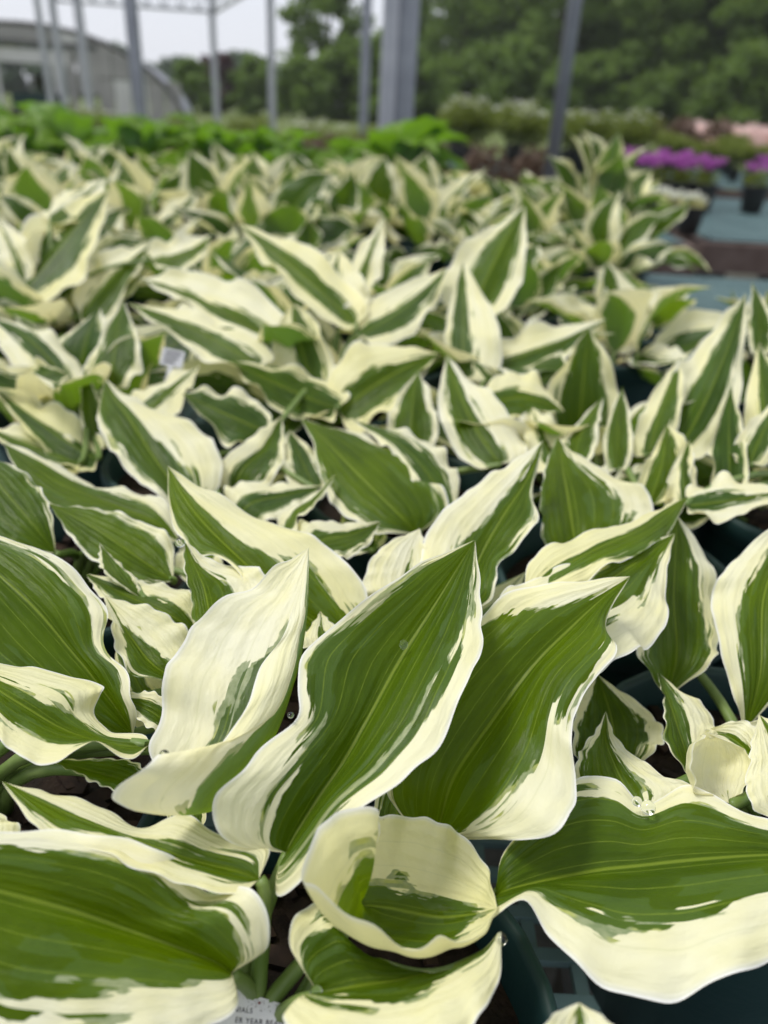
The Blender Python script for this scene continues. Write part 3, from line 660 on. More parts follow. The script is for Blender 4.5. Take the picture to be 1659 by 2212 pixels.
def petiole(leaf, base_w, crown_w, tdir, r0=0.0021, r1=0.0033):
    """stalk from the leaf base down to the crown, in the leaf's own space"""
    b = Vector(base_w); c = Vector(crown_w); ln = (b - c).length
    p1 = b - Vector(tdir).normalized() * ln * 0.07; p2 = c + Vector((0, 0, 1)) * ln * 0.45 + (b - c) * 0.12
    pts = []
    for i in range(11):
        s = i / 10
        pts.append((b * (1-s)**3 + p1 * 3*s*(1-s)**2 + p2 * 3*s*s*(1-s) + c * s**3) - b)
    mb = MB(); mb.tube(pts, [r0 + (r1-r0)*i/10 for i in range(11)], 8)
    return obj('petiole', mb.mesh('petiole', True), M['petiole'], leaf)

# pot positions: under each crown, pushed apart until no two pots touch
keys = list(PLANTS); pos = {}
for k in keys:
    p = on_plane(*PLANTS[k][0], RIM_Z - 0.02); pos[k] = Vector((p.x, p.y))
for it in range(200):
    for i, a in enumerate(keys):
        for b_ in keys[i+1:]:
            d_ = pos[b_] - pos[a]
            if d_.length < 0.178:
                mv = d_.normalized() * (0.178 - d_.length) / 2; pos[a] -= mv; pos[b_] += mv
plants = {}
for k in keys:
    e = empty('potted_hosta', (pos[k].x, pos[k].y, BENCH_Z)); plants[k] = e
    tag(e, PLANTS[k][1], 'hosta', 'potted hostas on the bench'); add_pot(e)
crown_rng = random.Random(11); TONE = random.Random(31)
def crown_point(k):
    a = crown_rng.uniform(0, 6.28); q = crown_rng.uniform(0, 0.016)
    sx = -0.022 if k == 'front' else 0.0
    return Vector((pos[k].x + sx + q*math.cos(a), pos[k].y + q*math.sin(a), BENCH_Z + 0.137))
def place_leaf(k, V, lv, lt, G, yellow_glow=None):
    e = plants[k]; B = V[0, lv.shape[1] // 2]
    me = leaf_mesh('hosta_leaf', V, lv, lt, G, M['hosta'], B)
    o = obj('leaf', me, None, e, Vector(B) - e.location)
    mid = lv.shape[1] // 2
    o['tone'] = TONE.uniform(0.55, 1.0) if B[1] < 0.42 else TONE.uniform(0.1, 0.75)
    o['yellow_glow'] = yellow_glow
    petiole(o, B, crown_point(k), V[4, mid] - V[0, mid])
    return o
for n_, (k, st, op) in enumerate(HERO):
    B = at(*st[0]); T = at(*st[-1]); S = [[at(*p) for p in s_] for s_ in st[1:-1]]
    Ls = [B] + [s_[0] for s_ in S] + [T]; Ms = [B] + [s_[1] for s_ in S] + [T]; Rs = [B] + [s_[2] for s_ in S] + [T]
    Ls, Ms, Rs = (np.array([tuple(p) for p in q]) for q in (Ls, Ms, Rs))
    # parameter: mean chord of the three curves, so wide lobes get their share
    ch = np.zeros(len(Ms))
    for q in (Ls, Ms, Ms, Rs): ch[1:] += np.linalg.norm(np.diff(q, axis=0), axis=1)
    ts = np.cumsum(ch); ts /= ts[-1]
    ge = op['ge']; ge = GE[ge] if isinstance(ge, str) else ge
    # extents were noted per station share of the midrib
    mt = np.concatenate([[0], np.cumsum(np.linalg.norm(np.diff(Ms, axis=0), axis=1))]); mt /= mt[-1]
    g5 = np.array([0, .25, .5, .75, 1.0]); conv = np.interp(g5, ts, mt)
    ge2 = tuple(list(np.interp(conv, g5, g)) for g in ge)
    sf = leaf_surface(ts, Ls, Ms, Rs, ge2, 84, 53, op.get('bulge', (0.06, 0.06)), op.get('wave', 0.0012)*1.2, op.get('nw', 4.0), 0, n_ + 1)
    place_leaf(k, *sf, op.get('yellow_glow', TONE.uniform(0.0, 0.35)))
for n_, (k, B, Mm, T, L, Rr, g) in enumerate(AUTO):
    ts, l, m, r = auto_stations(*(tuple(at(*p)) for p in (B, Mm, T, L, Rr)))
    sf = leaf_surface(ts, l, m, r, tuple([x*0.84 for x in q] for q in GE[g]), 50, 33, ((-0.14, -0.04), (0.09, -0.10), (-0.10, 0.06), (-0.16, -0.14))[n_ % 4], 0.0036, 2.2, 0, 300 + n_)
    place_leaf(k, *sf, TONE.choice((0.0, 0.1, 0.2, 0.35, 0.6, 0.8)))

# ------------------------------------------------------------------ hostas further back: leaf shapes shared between copies
VAR = []
for i in range(14):
    rr = random.Random(50 + i); L_ = 0.135; w = rr.uniform(0.043, 0.054)
    cup = rr.uniform(0.05, 0.75); arch = rr.uniform(-0.02, 0.05); sw = rr.uniform(-0.018, 0.018)
    asym = rr.uniform(-0.25, 0.25)
    B = (0, 0, 0); Mm = (sw, L_*0.46, arch*0.7); T = (sw*0.3, L_, arch*rr.uniform(-0.6, 0.8))
    cl, cr = cup*(1+asym), cup*(1-asym)
    Lp = (Mm[0] - w*math.cos(cl), Mm[1], Mm[2] + w*math.sin(cl)); Rp = (Mm[0] + w*math.cos(cr), Mm[1], Mm[2] + w*math.sin(cr))
    ts, l, m, r = auto_stations(B, Mm, T, Lp, Rp, 0.10)
    g = GE[['std','wl','gr','wr','std','gr','mid','gr','std','wl','gr','wr','std','gr'][i]]
    sf = leaf_surface(ts, l, m, r, g, 34, 21, ((-0.12, -0.06), (0.10, 0.08), (-0.14, 0.05))[i % 3], 0.0040, 1.6, 0, 700 + i)
    VAR.append(leaf_mesh('hosta_leaf', *sf, M['hosta']))
VARP = []
for i in range(5):
    rr = random.Random(90 + i); L_ = 0.165; w = 0.072
    cup = rr.uniform(-0.25, 0.3); arch = rr.uniform(0.02, 0.05)
    Mm = (rr.uniform(-.01, .01), L_*0.45, arch); T = (0, L_, arch*rr.uniform(-1.2, 0.2))
    Lp = (Mm[0]-w*math.cos(cup), Mm[1], Mm[2]+w*math.sin(cup)); Rp = (Mm[0]+w*math.cos(cup), Mm[1], Mm[2]+w*math.sin(cup))
    ts, l, m, r = auto_stations((0,0,0), Mm, T, Lp, Rp, 0.13)
    sf = leaf_surface(ts, l, m, r, GE['gr'], 26, 17, (0.12, 0.12), 0.003, 2.5, 0, 800 + i)
    VARP.append(leaf_mesh('green_hosta_leaf', *sf, M['plain']))
mb = MB(); mb.tube([(0,0,0),(0,-0.012,-0.05),(0,-0.016,-0.10),(0,-0.018,-0.14)], [0.003,0.0034,0.0038,0.0042], 6)
STALK = mb.mesh('petiole', True); STALK.materials.append(M['petiole'])

def fill_leaves(e, rr, n, meshes, scale, spread=1.0, el=(18, 74), hz=(0.02, 0.11), stalk=True):
    for i in range(n):
        f = (i + 0.5) / n
        az = i * 2.39996 + rr.uniform(-0.35, 0.35)
        elev = R(el[1] + (el[0] - el[1]) * f + rr.uniform(-10, 10))
        rad = (0.012 + 0.06 * f) * spread * scale; z = 0.137 + (hz[1] - (hz[1]-hz[0]) * f) * scale + rr.uniform(-0.012, 0.012)
        q = Matrix.Rotation(az, 4, 'Z') @ Matrix.Translation((0, rad, z)) @ Matrix.Rotation(elev, 4, 'X') @ Matrix.Rotation(rr.uniform(-0.5, 0.5), 4, 'Y')
        s = scale * rr.uniform(0.82, 1.12)
        o = obj('leaf', meshes[rr.randrange(len(meshes))], None, e); o.matrix_local = q @ Matrix.Scale(s, 4); o['tone'] = rr.uniform(0.0, 0.4); o['yellow_glow'] = rr.choice((0.0, 0.0, 0.05, 0.1, 0.5))
        if stalk:
            b_ = Vector((math.sin(-az)*rad, math.cos(az)*rad, z)); ln = max(0.03, z - 0.13)
            p = obj('petiole', STALK, None, o)
            p.matrix_parent_inverse = Matrix()
            # stalk points from the leaf base to the crown
            tgt = Vector((0, 0, 0.135)); v = tgt - b_
            mw = q.to_3x3().inverted(); d_ = (mw @ v); L_ = d_.length / 0.14 / s
            p.rotation_euler = d_.to_track_quat('-Z', 'Y').to_euler(); p.scale = (1, 1, L_)

far_rng = random.Random(21)
occupied = [pos[k] for k in keys]
GROUP = 'potted hostas on the bench'
rows = []
y = 0.98; rowi = 0
while y < 2.42:
    x = -1.75 + (0.115 if rowi % 2 else 0)
    while x < 1.3:
        px, py = x + far_rng.uniform(-0.03, 0.03), y + far_rng.uniform(-0.03, 0.03)
        half = 0.56 * (y * 0.88 + 0.15) + 0.22
        xr = min(half, 0.68 if y > 1.6 else 0.35*(y*0.879+0.13)) if y > 1.0 else half
        if -half < px < xr and all((Vector((px, py)) - q).length > 0.185 for q in occupied):
            rows.append((px, py)); occupied.append(Vector((px, py)))
        x += 0.225
    y += 0.205; rowi += 1
for (px, py) in rows:
    e = empty('potted_hosta', (px, py, BENCH_Z), far_rng.uniform(0, 6.28))
    tag(e, ('potted hosta with pointed white-edged leaves at the border of the bare bench mesh' if px > 0.30 and py > 1.4 else
            'potted hosta with white-edged leaves in the last row before the plain green hostas' if py > 2.15 else
            'potted hosta with white-edged leaves right behind the star-shaped and rounded-leaf hostas' if py < 1.3 else
            'small potted hosta with white-edged pointed leaves amid the crowded rear rows'), 'hosta', GROUP)
    near = py < 1.35
    add_pot(e, POT, near); small = px > 0.12 and py < 1.7; low = py < 1.55
    fill_leaves(e, far_rng, far_rng.randint(9, 12) + 3*small, VAR, far_rng.uniform(0.92, 1.16) * (0.78 if small else 0.88 if low else 1), 1.2, el=(-8, 46 if low else 58), hz=(0.0, 0.03 if low else 0.055), stalk=near)
# the taller plant at the end of the crowd, next to the bare mesh
p = on_plane(1215, 500, RIM_Z); e = empty('potted_hosta', (0.50, 1.86, BENCH_Z), 1.0)
# low outer leaves of the traced plants that close the gaps between them
for k, n_ in (('star', 9), ('tallpair', 10), ('leftgroup', 9), ('righttall', 9), ('lefttall', 10), ('rightslim', 10)):
    fill_leaves(plants[k], far_rng, n_, VAR, 0.86, 1.25, el=(5, 45), hz=(0.0, 0.035))
bpy.data.objects.remove(e)
e = empty('potted_hosta', (0.47, 1.92, BENCH_Z), 1.0); tag(e, 'tallest hosta of the rear rows, standing next to the bare mesh', 'hosta', GROUP)
add_pot(e, POT, False); fill_leaves(e, far_rng, 17, VAR, 1.1, 1.1, el=(5, 74), hz=(0.04, 0.13), stalk=False)

# plain green hostas on the next bench
for i, (px, py, s) in enumerate([(-1.75, 3.42, 1.1), (-1.45, 3.55, 1.2), (-1.1, 3.42, 1.05), (-0.80, 3.55, 1.0), (-0.48, 3.42, 0.95), (-1.6, 3.85, 1.25), (-1.2, 3.9, 1.15),
                                 (-0.62, 3.85, 1.0), (0.0, 3.42, 1.5), (-0.22, 3.65, 0.9), (-1.9, 3.7, 1.2), (-0.95, 3.85, 1.1)]):
    e = empty('green_hosta', (px, py, BENCH_Z), i * 1.3)
    tag(e, 'big-leaved plain green hosta in a pot behind the white-edged ones', 'hosta', 'plain green hostas on the second bench')
    add_pot(e, POTB, False)
    fill_leaves(e, far_rng, 13, VARP, s*0.98, 1.1, el=(-10, 40), hz=(0.02, 0.10), stalk=False)
# ------------------------------------------------------------------ loose foliage for shrubs and trees
def leaf_cloud(name, clumps, per, size, mat, seed, flat=0.0, shell=0.0):
    rr = np.random.RandomState(seed); vs = []; fs = []
    for (c, rad) in clumps:
        d = rr.normal(size=(per, 3)); d /= np.linalg.norm(d, axis=1, keepdims=True)
        q = rr.uniform(shell, 1, size=(per, 1)) ** 0.45
        P = np.array(c) + d * q * np.array(rad)
        A = rr.normal(size=(per, 3)); A[:, 2] *= 0.6; A /= np.linalg.norm(A, axis=1, keepdims=True)
        Bv = np.cross(A, rr.normal(size=(per, 3))); Bv /= np.maximum(np.linalg.norm(Bv, axis=1, keepdims=True), 1e-6)
        s = size * rr.uniform(0.6, 1.3, size=(per, 1))
        n0 = len(vs)
        quad = np.stack([P - A*s, P + Bv*s*0.55, P + A*s, P - Bv*s*0.55], 1).reshape(-1, 3)
        vs += quad.tolist()
        fs += [(n0+4*i, n0+4*i+1, n0+4*i+2, n0+4*i+3) for i in range(per)]
    me = bpy.data.meshes.new(name); me.from_pydata(vs, [], fs); me.materials.append(mat); return me

def tree_parts(seed, h, w, mat, clear=0.16, nc=46, per=150, leaf=0.30):
    rr = random.Random(seed); mb = MB(); clumps = []
    lean = rr.uniform(-0.04, 0.04)
    pts = [(lean*h*s*math.sin(3*s), 0.02*h*math.sin(5*s), h*0.86*s) for s in [i/8 for i in range(9)]]
    r0 = 0.022*h + 0.06
    mb.tube(pts, [r0*(1-0.88*i/8) for i in range(9)], 8)
    for i in range(nc):
        f = (i + rr.random()) / nc; z = h*(clear + (1-clear)*f*0.94)
        prof = math.sin(math.pi*min(1, 0.16 + 0.80*f)) ** 0.7
        a = i*2.4 + rr.uniform(-.5, .5); q = w*prof*(0.35 + 0.65*rr.random())
        c = (q*math.cos(a), q*math.sin(a), z); rad = w*rr.uniform(0.20, 0.36)
        clumps.append((c, (rad, rad, rad*0.72)))
        if i % 3 == 0:
            s0 = min(0.95, max(0.12, (z - 0.25*w)/(h*0.86))); k = int(s0*8); p0 = Vector(pts[min(k, 8)])
            mid = (p0 + Vector(c))/2 + Vector((0, 0, -0.05*h*0.3))
            mb.tube([p0, mid, c], [r0*0.34*(1-s0*0.6), r0*0.2, r0*0.06], 5)
    return mb.mesh('trunk', True), leaf_cloud('crown', clumps, per, leaf, mat, seed)

TREES = [tree_parts(200+i, h, w, M['crown']) for i, (h, w) in enumerate([(13, 4.6), (15, 5.2), (12, 4.2), (16, 5.6)])]
def tree(x, y, s, v, label, group=None, parts=None, name='tree'):
    tm, cm = parts or TREES[v]
    e = empty(name, (x, y, 0), RND.uniform(0, 6.28)); e.scale = (s, s, s)
    tag(e, label, 'tree', group); obj('trunk', tm, M['trunk'], e); obj('crown', cm, None, e)
    return e
def ground_at(x, dist):
    """ground point at picture column x (taken on the horizon line) and horizontal distance dist"""
    v = C_F + C_R*((x - W0/2)/FPX) + C_U*((H0/2 - 235)/FPX)
    f = dist / math.hypot(v.x, v.y); return v.x*f, v.y*f
X = lambda px, d: ground_at(px, d)
tree(*X(705, 66), 0.80, 0, 'broad deciduous tree standing clear at the edge of the wood')
for i, (px, d, s) in enumerate([(880, 74, .70), (985, 68, .80), (1085, 72, .95), (1180, 66, .92), (1290, 70, 1.0), (1390, 65, .95), (1490, 69, 1.05), (1600, 64, 1.0), (1710, 66, 1.05), (1810, 62, 1.0),
                                (860, 92, .80), (930, 88, .95), (1040, 90, 1.05), (1150, 88, 1.1), (1250, 92, 1.15), (1360, 88, 1.15), (1470, 90, 1.2), (1580, 86, 1.2), (1680, 90, 1.25), (1780, 86, 1.2), (1900, 80, 1.2)]):
    tree(*X(px, d), s, i % 4, 'leafy deciduous tree in the dense wood behind the shrubs', 'trees of the wood')
UNDER = [tree_parts(260+i, 5.0, 3.2, M['crown'], 0.04, 26, 130, 0.26) for i in range(2)]
for i, px in enumerate(range(660, 1850, 62)):
    tree(*X(px, 58 + (i % 3)*2), 0.75 + 0.12*(i % 4), 0, 'low bushy tree filling the edge of the wood', 'undergrowth trees of the wood', UNDER[i % 2], 'understorey_tree')
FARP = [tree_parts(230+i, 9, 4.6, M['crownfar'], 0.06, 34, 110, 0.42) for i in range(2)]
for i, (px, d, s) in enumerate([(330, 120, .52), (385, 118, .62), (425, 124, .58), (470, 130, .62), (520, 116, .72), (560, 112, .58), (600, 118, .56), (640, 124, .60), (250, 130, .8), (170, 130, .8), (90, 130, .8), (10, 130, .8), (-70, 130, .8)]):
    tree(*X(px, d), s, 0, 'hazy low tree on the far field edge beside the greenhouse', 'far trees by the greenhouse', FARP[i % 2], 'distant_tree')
RED = tree_parts(240, 5.4, 2.6, M['crownred'], 0.08, 24, 120, 0.28)
tree(*X(478, 64), 0.72, 0, 'dark red leaved tree near the greenhouse', None, RED, 'red_tree')
ROUND = tree_parts(241, 4.4, 2.6, M['crown'], 0.05, 24, 120, 0.26)
tree(*X(415, 60), 0.72, 0, 'small round green tree at the end of the greenhouse', None, ROUND, 'round_tree')
tree(*X(560, 62), 0.86, 0, 'dense dark green bushy tree between the steel posts', None, ROUND, 'round_tree')

# ------------------------------------------------------------------ shrubs and flowers on the far benches
def ell(n, rx, rz, zc, seed, rc):
    rr = random.Random(seed); out = []
    for i in range(n):
        a = i*2.4; q = rx*math.sqrt((i+0.5)/n)*0.85; z = zc + rz*(0.8*math.sqrt(max(0, 1-(q/rx)**2))*rr.uniform(-0.6, 1))
        out.append(((q*math.cos(a), q*math.sin(a), z), (rc, rc, rc*0.8)))
    return out
SH = []
for i in range(3):
    base = ell(16, 0.20, 0.17, 0.34, 400+i, 0.085)
    fol = leaf_cloud('shrub_foliage', base, 60, 0.017, M['shrub'], 410+i)
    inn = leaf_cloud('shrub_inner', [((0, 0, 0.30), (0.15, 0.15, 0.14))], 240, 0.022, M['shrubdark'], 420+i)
    fl = leaf_cloud('shrub_flowers', [((c[0], c[1], c[2]+0.05), (0.05, 0.05, 0.02)) for c, r in base if c[2] > 0.36], 14, 0.010, M['whiteflower'], 430+i)
    SH.append((fol, inn, fl))
def shrub(x, y, z, s, v, label, group, flowers=True, cat='shrub', name='potted_shrub', over=None):
    e = empty(name, (x, y, z), RND.uniform(0, 6.28)); e.scale = (s, s, s); tag(e, label, cat, group)
    obj('pot', POTB, None, e)
    f_, i_, w_ = SH[v]
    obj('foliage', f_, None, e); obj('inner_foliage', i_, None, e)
    if flowers: obj('blossom', w_, None, e)
    return e
k_ = 0
for rowy, n, x0, x1 in ((6.8, 13, 0.5, 6.3), (7.5, 14, 0.45, 7.2), (8.2, 15, 0.5, 8.0), (8.9, 15, 0.6, 8.6)):
    for i in range(n):
        x = x0 + (x1-x0)*i/(n-1) + RND.uniform(-.07, .07); k_ += 1
        white = x < 2.1
        shrub(x, rowy + RND.uniform(-.08, .08), BENCH_Z, RND.uniform(0.92, 1.12) * (1.0 if white else 0.70), k_ % 3,
              'olive green clipped shrub dotted with white blossom on the far bench' if white else 'olive green rounded shrub in a black pot on the far bench',
              'white blossoming shrubs on the far bench' if white else 'olive shrubs on the far bench', white)
for i in range(14):
    x = -4.6 + 0.40*i + RND.uniform(-.1, .1)
    shrub(x, 9.0 + 0.7*(i % 3), 0.004, 1.55 + 0.2*(i % 2), i % 3, 'large olive shrub standing on the ground behind the plain green hostas', 'olive shrubs on the ground', i % 3 == 0)
BR = leaf_cloud('bronze_foliage', ell(12, 0.17, 0.15, 0.33, 455, 0.08), 60, 0.018, M['bronze'], 456)
for i, (x, y) in enumerate([(0.62, 6.0), (1.0, 6.15), (-0.2, 6.1), (-0.6, 6.2), (0.2, 6.2), (2.9, 9.9), (3.3, 10.0), (3.7, 9.9)]):
    e = empty('bronze_shrub', (x, y, 0 if y < 6.5 else 0.45)); e.scale = (1.5, 1.5, 1.75) if y < 6.5 else (1.4, 1.4, 1.4)
    tag(e, 'olive and bronze leaved shrub standing on the gravel between benches' if y < 6.5 else 'bronze leaved shrub behind the olive shrubs', 'shrub', 'bronze shrubs by the far bench' if y < 6.5 else 'bronze shrubs behind the far bench')
    obj('pot', POTB, None, e); obj('foliage', BR, None, e)
PK = leaf_cloud('pink_blossom', ell(16, 0.24, 0.12, 0.36, 460, 0.10), 70, 0.018, M['pink'], 461)
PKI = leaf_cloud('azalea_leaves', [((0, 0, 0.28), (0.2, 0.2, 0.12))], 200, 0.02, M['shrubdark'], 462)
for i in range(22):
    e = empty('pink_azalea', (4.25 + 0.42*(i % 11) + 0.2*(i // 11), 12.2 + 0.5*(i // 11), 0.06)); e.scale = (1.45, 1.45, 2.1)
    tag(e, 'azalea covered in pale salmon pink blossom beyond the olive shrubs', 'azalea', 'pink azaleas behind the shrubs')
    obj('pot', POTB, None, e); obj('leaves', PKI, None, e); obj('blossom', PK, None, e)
# purple flowering pots
PF = []
for i in range(2):
    cl = ell(7, 0.085, 0.05, 0.275, 470+i, 0.034)
    PF.append((leaf_cloud('purple_blossom', cl, 46, 0.011, M['purple'], 472+i), leaf_cloud('flower_leaves', [((0, 0, 0.19), (0.085, 0.085, 0.05))], 130, 0.016, M['shrub'], 474+i)))
def flower_pot(x, y, i, label, cat, group, bl, lv, name, s=1.0):
    e = empty(name, (x, y, BENCH_Z), i*1.1); e.scale = (s, s, s); tag(e, label, cat, group)
    obj('pot', POTB, None, e); obj('leaves', lv, None, e); obj('blossom', bl, None, e); return e
for i, (px, py) in enumerate([(1276, 396), (1300, 398), (1328, 398), (1356, 402), (1392, 402), (1422, 400), (1450, 404), (1478, 406), (1512, 410), (1640, 408)]):
    p = on_plane(px, py + 38, BENCH_Z)
    q = Vector((p.x, p.y)); q = q * (4.55 / q.y)
    flower_pot(q.x, q.y + 0.10*(i % 2), i, 'pot of bright purple flowers on the wooden edged bench', 'flower pot', 'pots of purple flowers', PF[i % 2][0], PF[i % 2][1], 'potted_purple_flower', 0.92)
WF = leaf_cloud('white_blossom', ell(6, 0.075, 0.04, 0.20, 480, 0.03), 30, 0.013, M['whiteflower'], 481)
WL = leaf_cloud('flower_leaves', [((0, 0, 0.17), (0.08, 0.08, 0.03))], 110, 0.015, M['yellowleaf'], 482)
for i, (px, d) in enumerate([(1440, 4.05), (1490, 3.85), (1545, 3.75)]):
    x, y = ground_at(px, d)
    flower_pot(x, y, i, 'low pot of white flowers in front of the purple ones', 'flower pot', 'pots of white flowers', WF, WL, 'potted_white_flower', 0.75)
YL = leaf_cloud('golden_foliage', ell(10, 0.11, 0.06, 0.20, 484, 0.05), 40, 0.03, M['yellowleaf'], 485)
for i, (px, d) in enumerate([(985, 2.46), (1040, 2.44)]):
    x, y = ground_at(px, d); e = empty('golden_plant', (x, y, BENCH_Z), i); tag(e, 'potted plant with pale golden leaves at the far edge of the bench', 'plant', 'golden leaved plants')
    obj('pot', POTB, None, e); obj('foliage', YL, None, e)
TR = MB(); TR.box((-0.28, -0.14, 0), (0.28, 0.14, 0.06)); TRM = TR.mesh('tray')

# ------------------------------------------------------------------ steel posts and trusses of the open frame
def post(px, d, w, mat, label, square=True, h=4.6, cap=True):
    x, y = ground_at(px, d); e = empty('steel_post', (x, y, 0)); tag(e, label, 'post', 'steel posts of the open frame')
    mb = MB()
    if square:
        c = w*0.10; hw = w/2
        ring = [(-hw+c,-hw),(hw-c,-hw),(hw,-hw+c),(hw,hw-c),(hw-c,hw),(-hw+c,hw),(-hw,hw-c),(-hw,-hw+c)]
        vs = [(a, b_, z) for z in (0.0, h) for a, b_ in ring]
        mb.add(vs, [tuple([k, (k+1) % 8, 8+(k+1) % 8, 8+k]) for k in range(8)] + [tuple(range(8, 16))])
    else: mb.tube([(0, 0, 0), (0, 0, h/2), (0, 0, h)], w/2, 16)
    obj('shaft', mb.mesh('post_shaft', not square), mat, e)
    mb = MB(); mb.box((-w*1.1, -w*1.1, 0.0), (w*1.1, w*1.1, 0.012)); obj('base_plate', mb.mesh('base_plate'), mat, e)
    for sx in (-1, 1):
        for sy in (-1, 1):
            mb = MB(); mb.tube([(sx*w*0.85, sy*w*0.85, 0.012), (sx*w*0.85, sy*w*0.85, 0.035)], 0.009, 6); obj('bolt', mb.mesh('bolt'), mat, e)
    return e
post(1209, 5.95, 0.095, M['steel'], 'grey steel pole rising alone in front of the olive shrubs', False)
post(836, 5.7, 0.105, M['palesteel'], 'pale square post, one of the close pair at the green hostas')
post(872, 5.8, 0.135, M['steel'], 'thick grey square post, the wider of the close pair')
post(786, 11.5, 0.12, M['steel'], 'grey steel post just beside the close pair of posts')
post(588, 14.5, 0.11, M['palesteel'], 'pale steel post between the red tree and the big tree')
post(468, 17.5, 0.11, M['palesteel'], 'pale steel post carrying the corner of the lattice beams')
post(303, 10.5, 0.13, M['steel'], 'dark grey steel post in front of the greenhouse side')
post(195, 16.5, 0.13, M['palesteel'], 'pale steel post in front of the greenhouse doorway side', h=5.0)
post(143, 19.5, 0.13, M['palesteel'], 'thin pale post in front of the greenhouse roof, the middle of three', h=5.0)
post(113, 22.5, 0.13, M['palesteel'], 'thinnest pale post in front of the greenhouse roof', h=5.0)
def truss(a, b_, label, depth=0.34, n=12, r=0.03):
    a = Vector(a); b_ = Vector(b_); e = empty('lattice_beam', a); tag(e, label, 'beam', 'lattice beams of the open frame')
    d = b_ - a; up = Vector((0, 0, depth))
    for off in (Vector((0, 0, 0)), up):
        mb = MB(); mb.tube([off, d*0.5 + off, d + off], r, 6); obj('chord', mb.mesh('chord', True), M['palesteel'], e)
    for i in range(n):
        mb = MB(); p0 = d*(i/n) + (up if i % 2 else Vector()); p1 = d*((i+1)/n) + (Vector() if i % 2 else up)
        mb.tube([p0, p1], r*0.6, 6); obj('web_bar', mb.mesh('web_bar'), M['palesteel'], e)
def point_h(px, py, dist):
    v = C_F + C_R*((px - W0/2)/FPX) + C_U*((H0/2 - py)/FPX); return C_P + v*(dist/math.hypot(v.x, v.y))
c0 = point_h(466, 26, 17.5)
truss(c0, point_h(120, 0, 17.5) , 'lattice beam running from the corner post towards the greenhouse', n=18)
c1 = point_h(640, -60, 11.0); c1.z = c0.z
truss(c0, c1, 'lattice beam slanting up from the corner post towards the trees')

# ------------------------------------------------------------------ greenhouse
gx, gy = ground_at(66, 33.5)
gh = empty('greenhouse', (gx, gy, 0), R(13)); tag(gh, 'arched greenhouse with grey panels and an open doorway', 'greenhouse')
GW, GHt, GL = 5.50, 2.95, 11.0
def arch(f):   # f in -1..1 across: rounded profile of the hoop
    return GHt * (1 - abs(f) ** 2.25) ** 0.62
def hoop_pts(y, off=0.0, n=28):
    pts = []
    for i in range(n + 1):
        a = -1 + 2*i/n; f = math.sin(a*math.pi/2)
        pts.append((f*(GW+off), y, arch(f) + off*0.6))
    return pts
for i in range(8):
    mb = MB(); mb.tube(hoop_pts(GL*i/7, 0.03), 0.055 if i else 0.085, 6); obj('hoop', mb.mesh('hoop', True), M['darkframe'] if i == 0 else M['palesteel'], gh)
for i in range(7):       # roof film bay by bay
    p0 = hoop_pts(GL*i/7 + 0.02); p1 = hoop_pts(GL*(i+1)/7 - 0.02); n = len(p0)
    me = bpy.data.meshes.new('roof_film'); me.from_pydata(p0 + p1, [], [(k, k+1, n+k+1, n+k) for k in range(n-1)])
    me.polygons.foreach_set('use_smooth', [True]*len(me.polygons)); obj('roof_film', me, M['film'], gh)
# front wall: vertical panels with narrow joints, doorway left open
DX0, DX1, DZ = -0.85, 0.95, 1.62
xs = [-5.5, -4.9, -4.3, -3.7, -3.1, -2.5, -1.9, -0.85, 0.95, 1.25, 1.9, 2.45, 3.0, 3.6, 4.2, 4.8, 5.4]
for i in range(len(xs) - 1):
    x0, x1 = xs[i] + 0.02, xs[i+1] - 0.02
    z0 = 2.42 if x1 <= 2.5 and x0 >= -1.95 else 0.0
    pan = []
    for k in range(5):
        x = x0 + (x1-x0)*k/4; pan.append((x, 0.0, arch(x/GW) - 0.06))
    if pan[0][2] < z0 + 0.05 or pan[-1][2] < z0 + 0.05: z0 = 0
    def slab(lo, top, mat, nm):
        vs = [(x0, -0.03, lo)] + [(p[0], -0.03, min(p[2], top)) for p in pan] + [(x1, -0.03, lo)]
        n = len(vs); vs += [(v[0], 0.01, v[2]) for v in vs]
        me = bpy.data.meshes.new(nm); me.from_pydata(vs, [], [tuple(range(n)), tuple(range(n, 2*n))[::-1]] + [(k, n+k, n+(k+1) % n, (k+1) % n) for k in range(n)])
        obj(nm, me, mat, gh)
    if z0 > 0:
        slab(z0 + 0.05, 99, M['polylight'] if i in (6, 9) else M['poly'], 'gable_panel')
    else:
        slab(1.45, 99, M['poly'], 'wall_panel'); slab(0.05, 1.41, M['polylight'] if i in (12, 13) else M['poly'], 'wall_panel')
for (a, b_, nm, mt) in [((-2.0, -0.10, 2.30), (2.55, 0.0, 2.44), 'header_beam', 'darkframe'),
                        ((DX0-0.45, -0.08, 1.78), (DX1+0.55, -0.02, 2.20), 'door_track_board', 'polylight'), ((DX0-0.16, -0.09, 0), (DX0, 0.0, 1.78), 'door_post', 'polylight'),
                        ((DX1+0.02, -0.09, 0), (DX1+0.36, 0.0, 1.78), 'door_leaf', 'polylight'), ((1.45, -0.06, 0), (1.70, 0.0, 2.28), 'side_panel', 'poly'),
                        ((1.78, -0.06, 0.9), (2.5, 0.0, 2.28), 'side_panel', 'poly'), ((-1.9, -0.06, 0), (-1.4, 0.0, 2.28), 'side_panel', 'poly')]:
    mb = MB(); mb.box(a, b_); obj(nm, mb.mesh(nm), M[mt], gh)
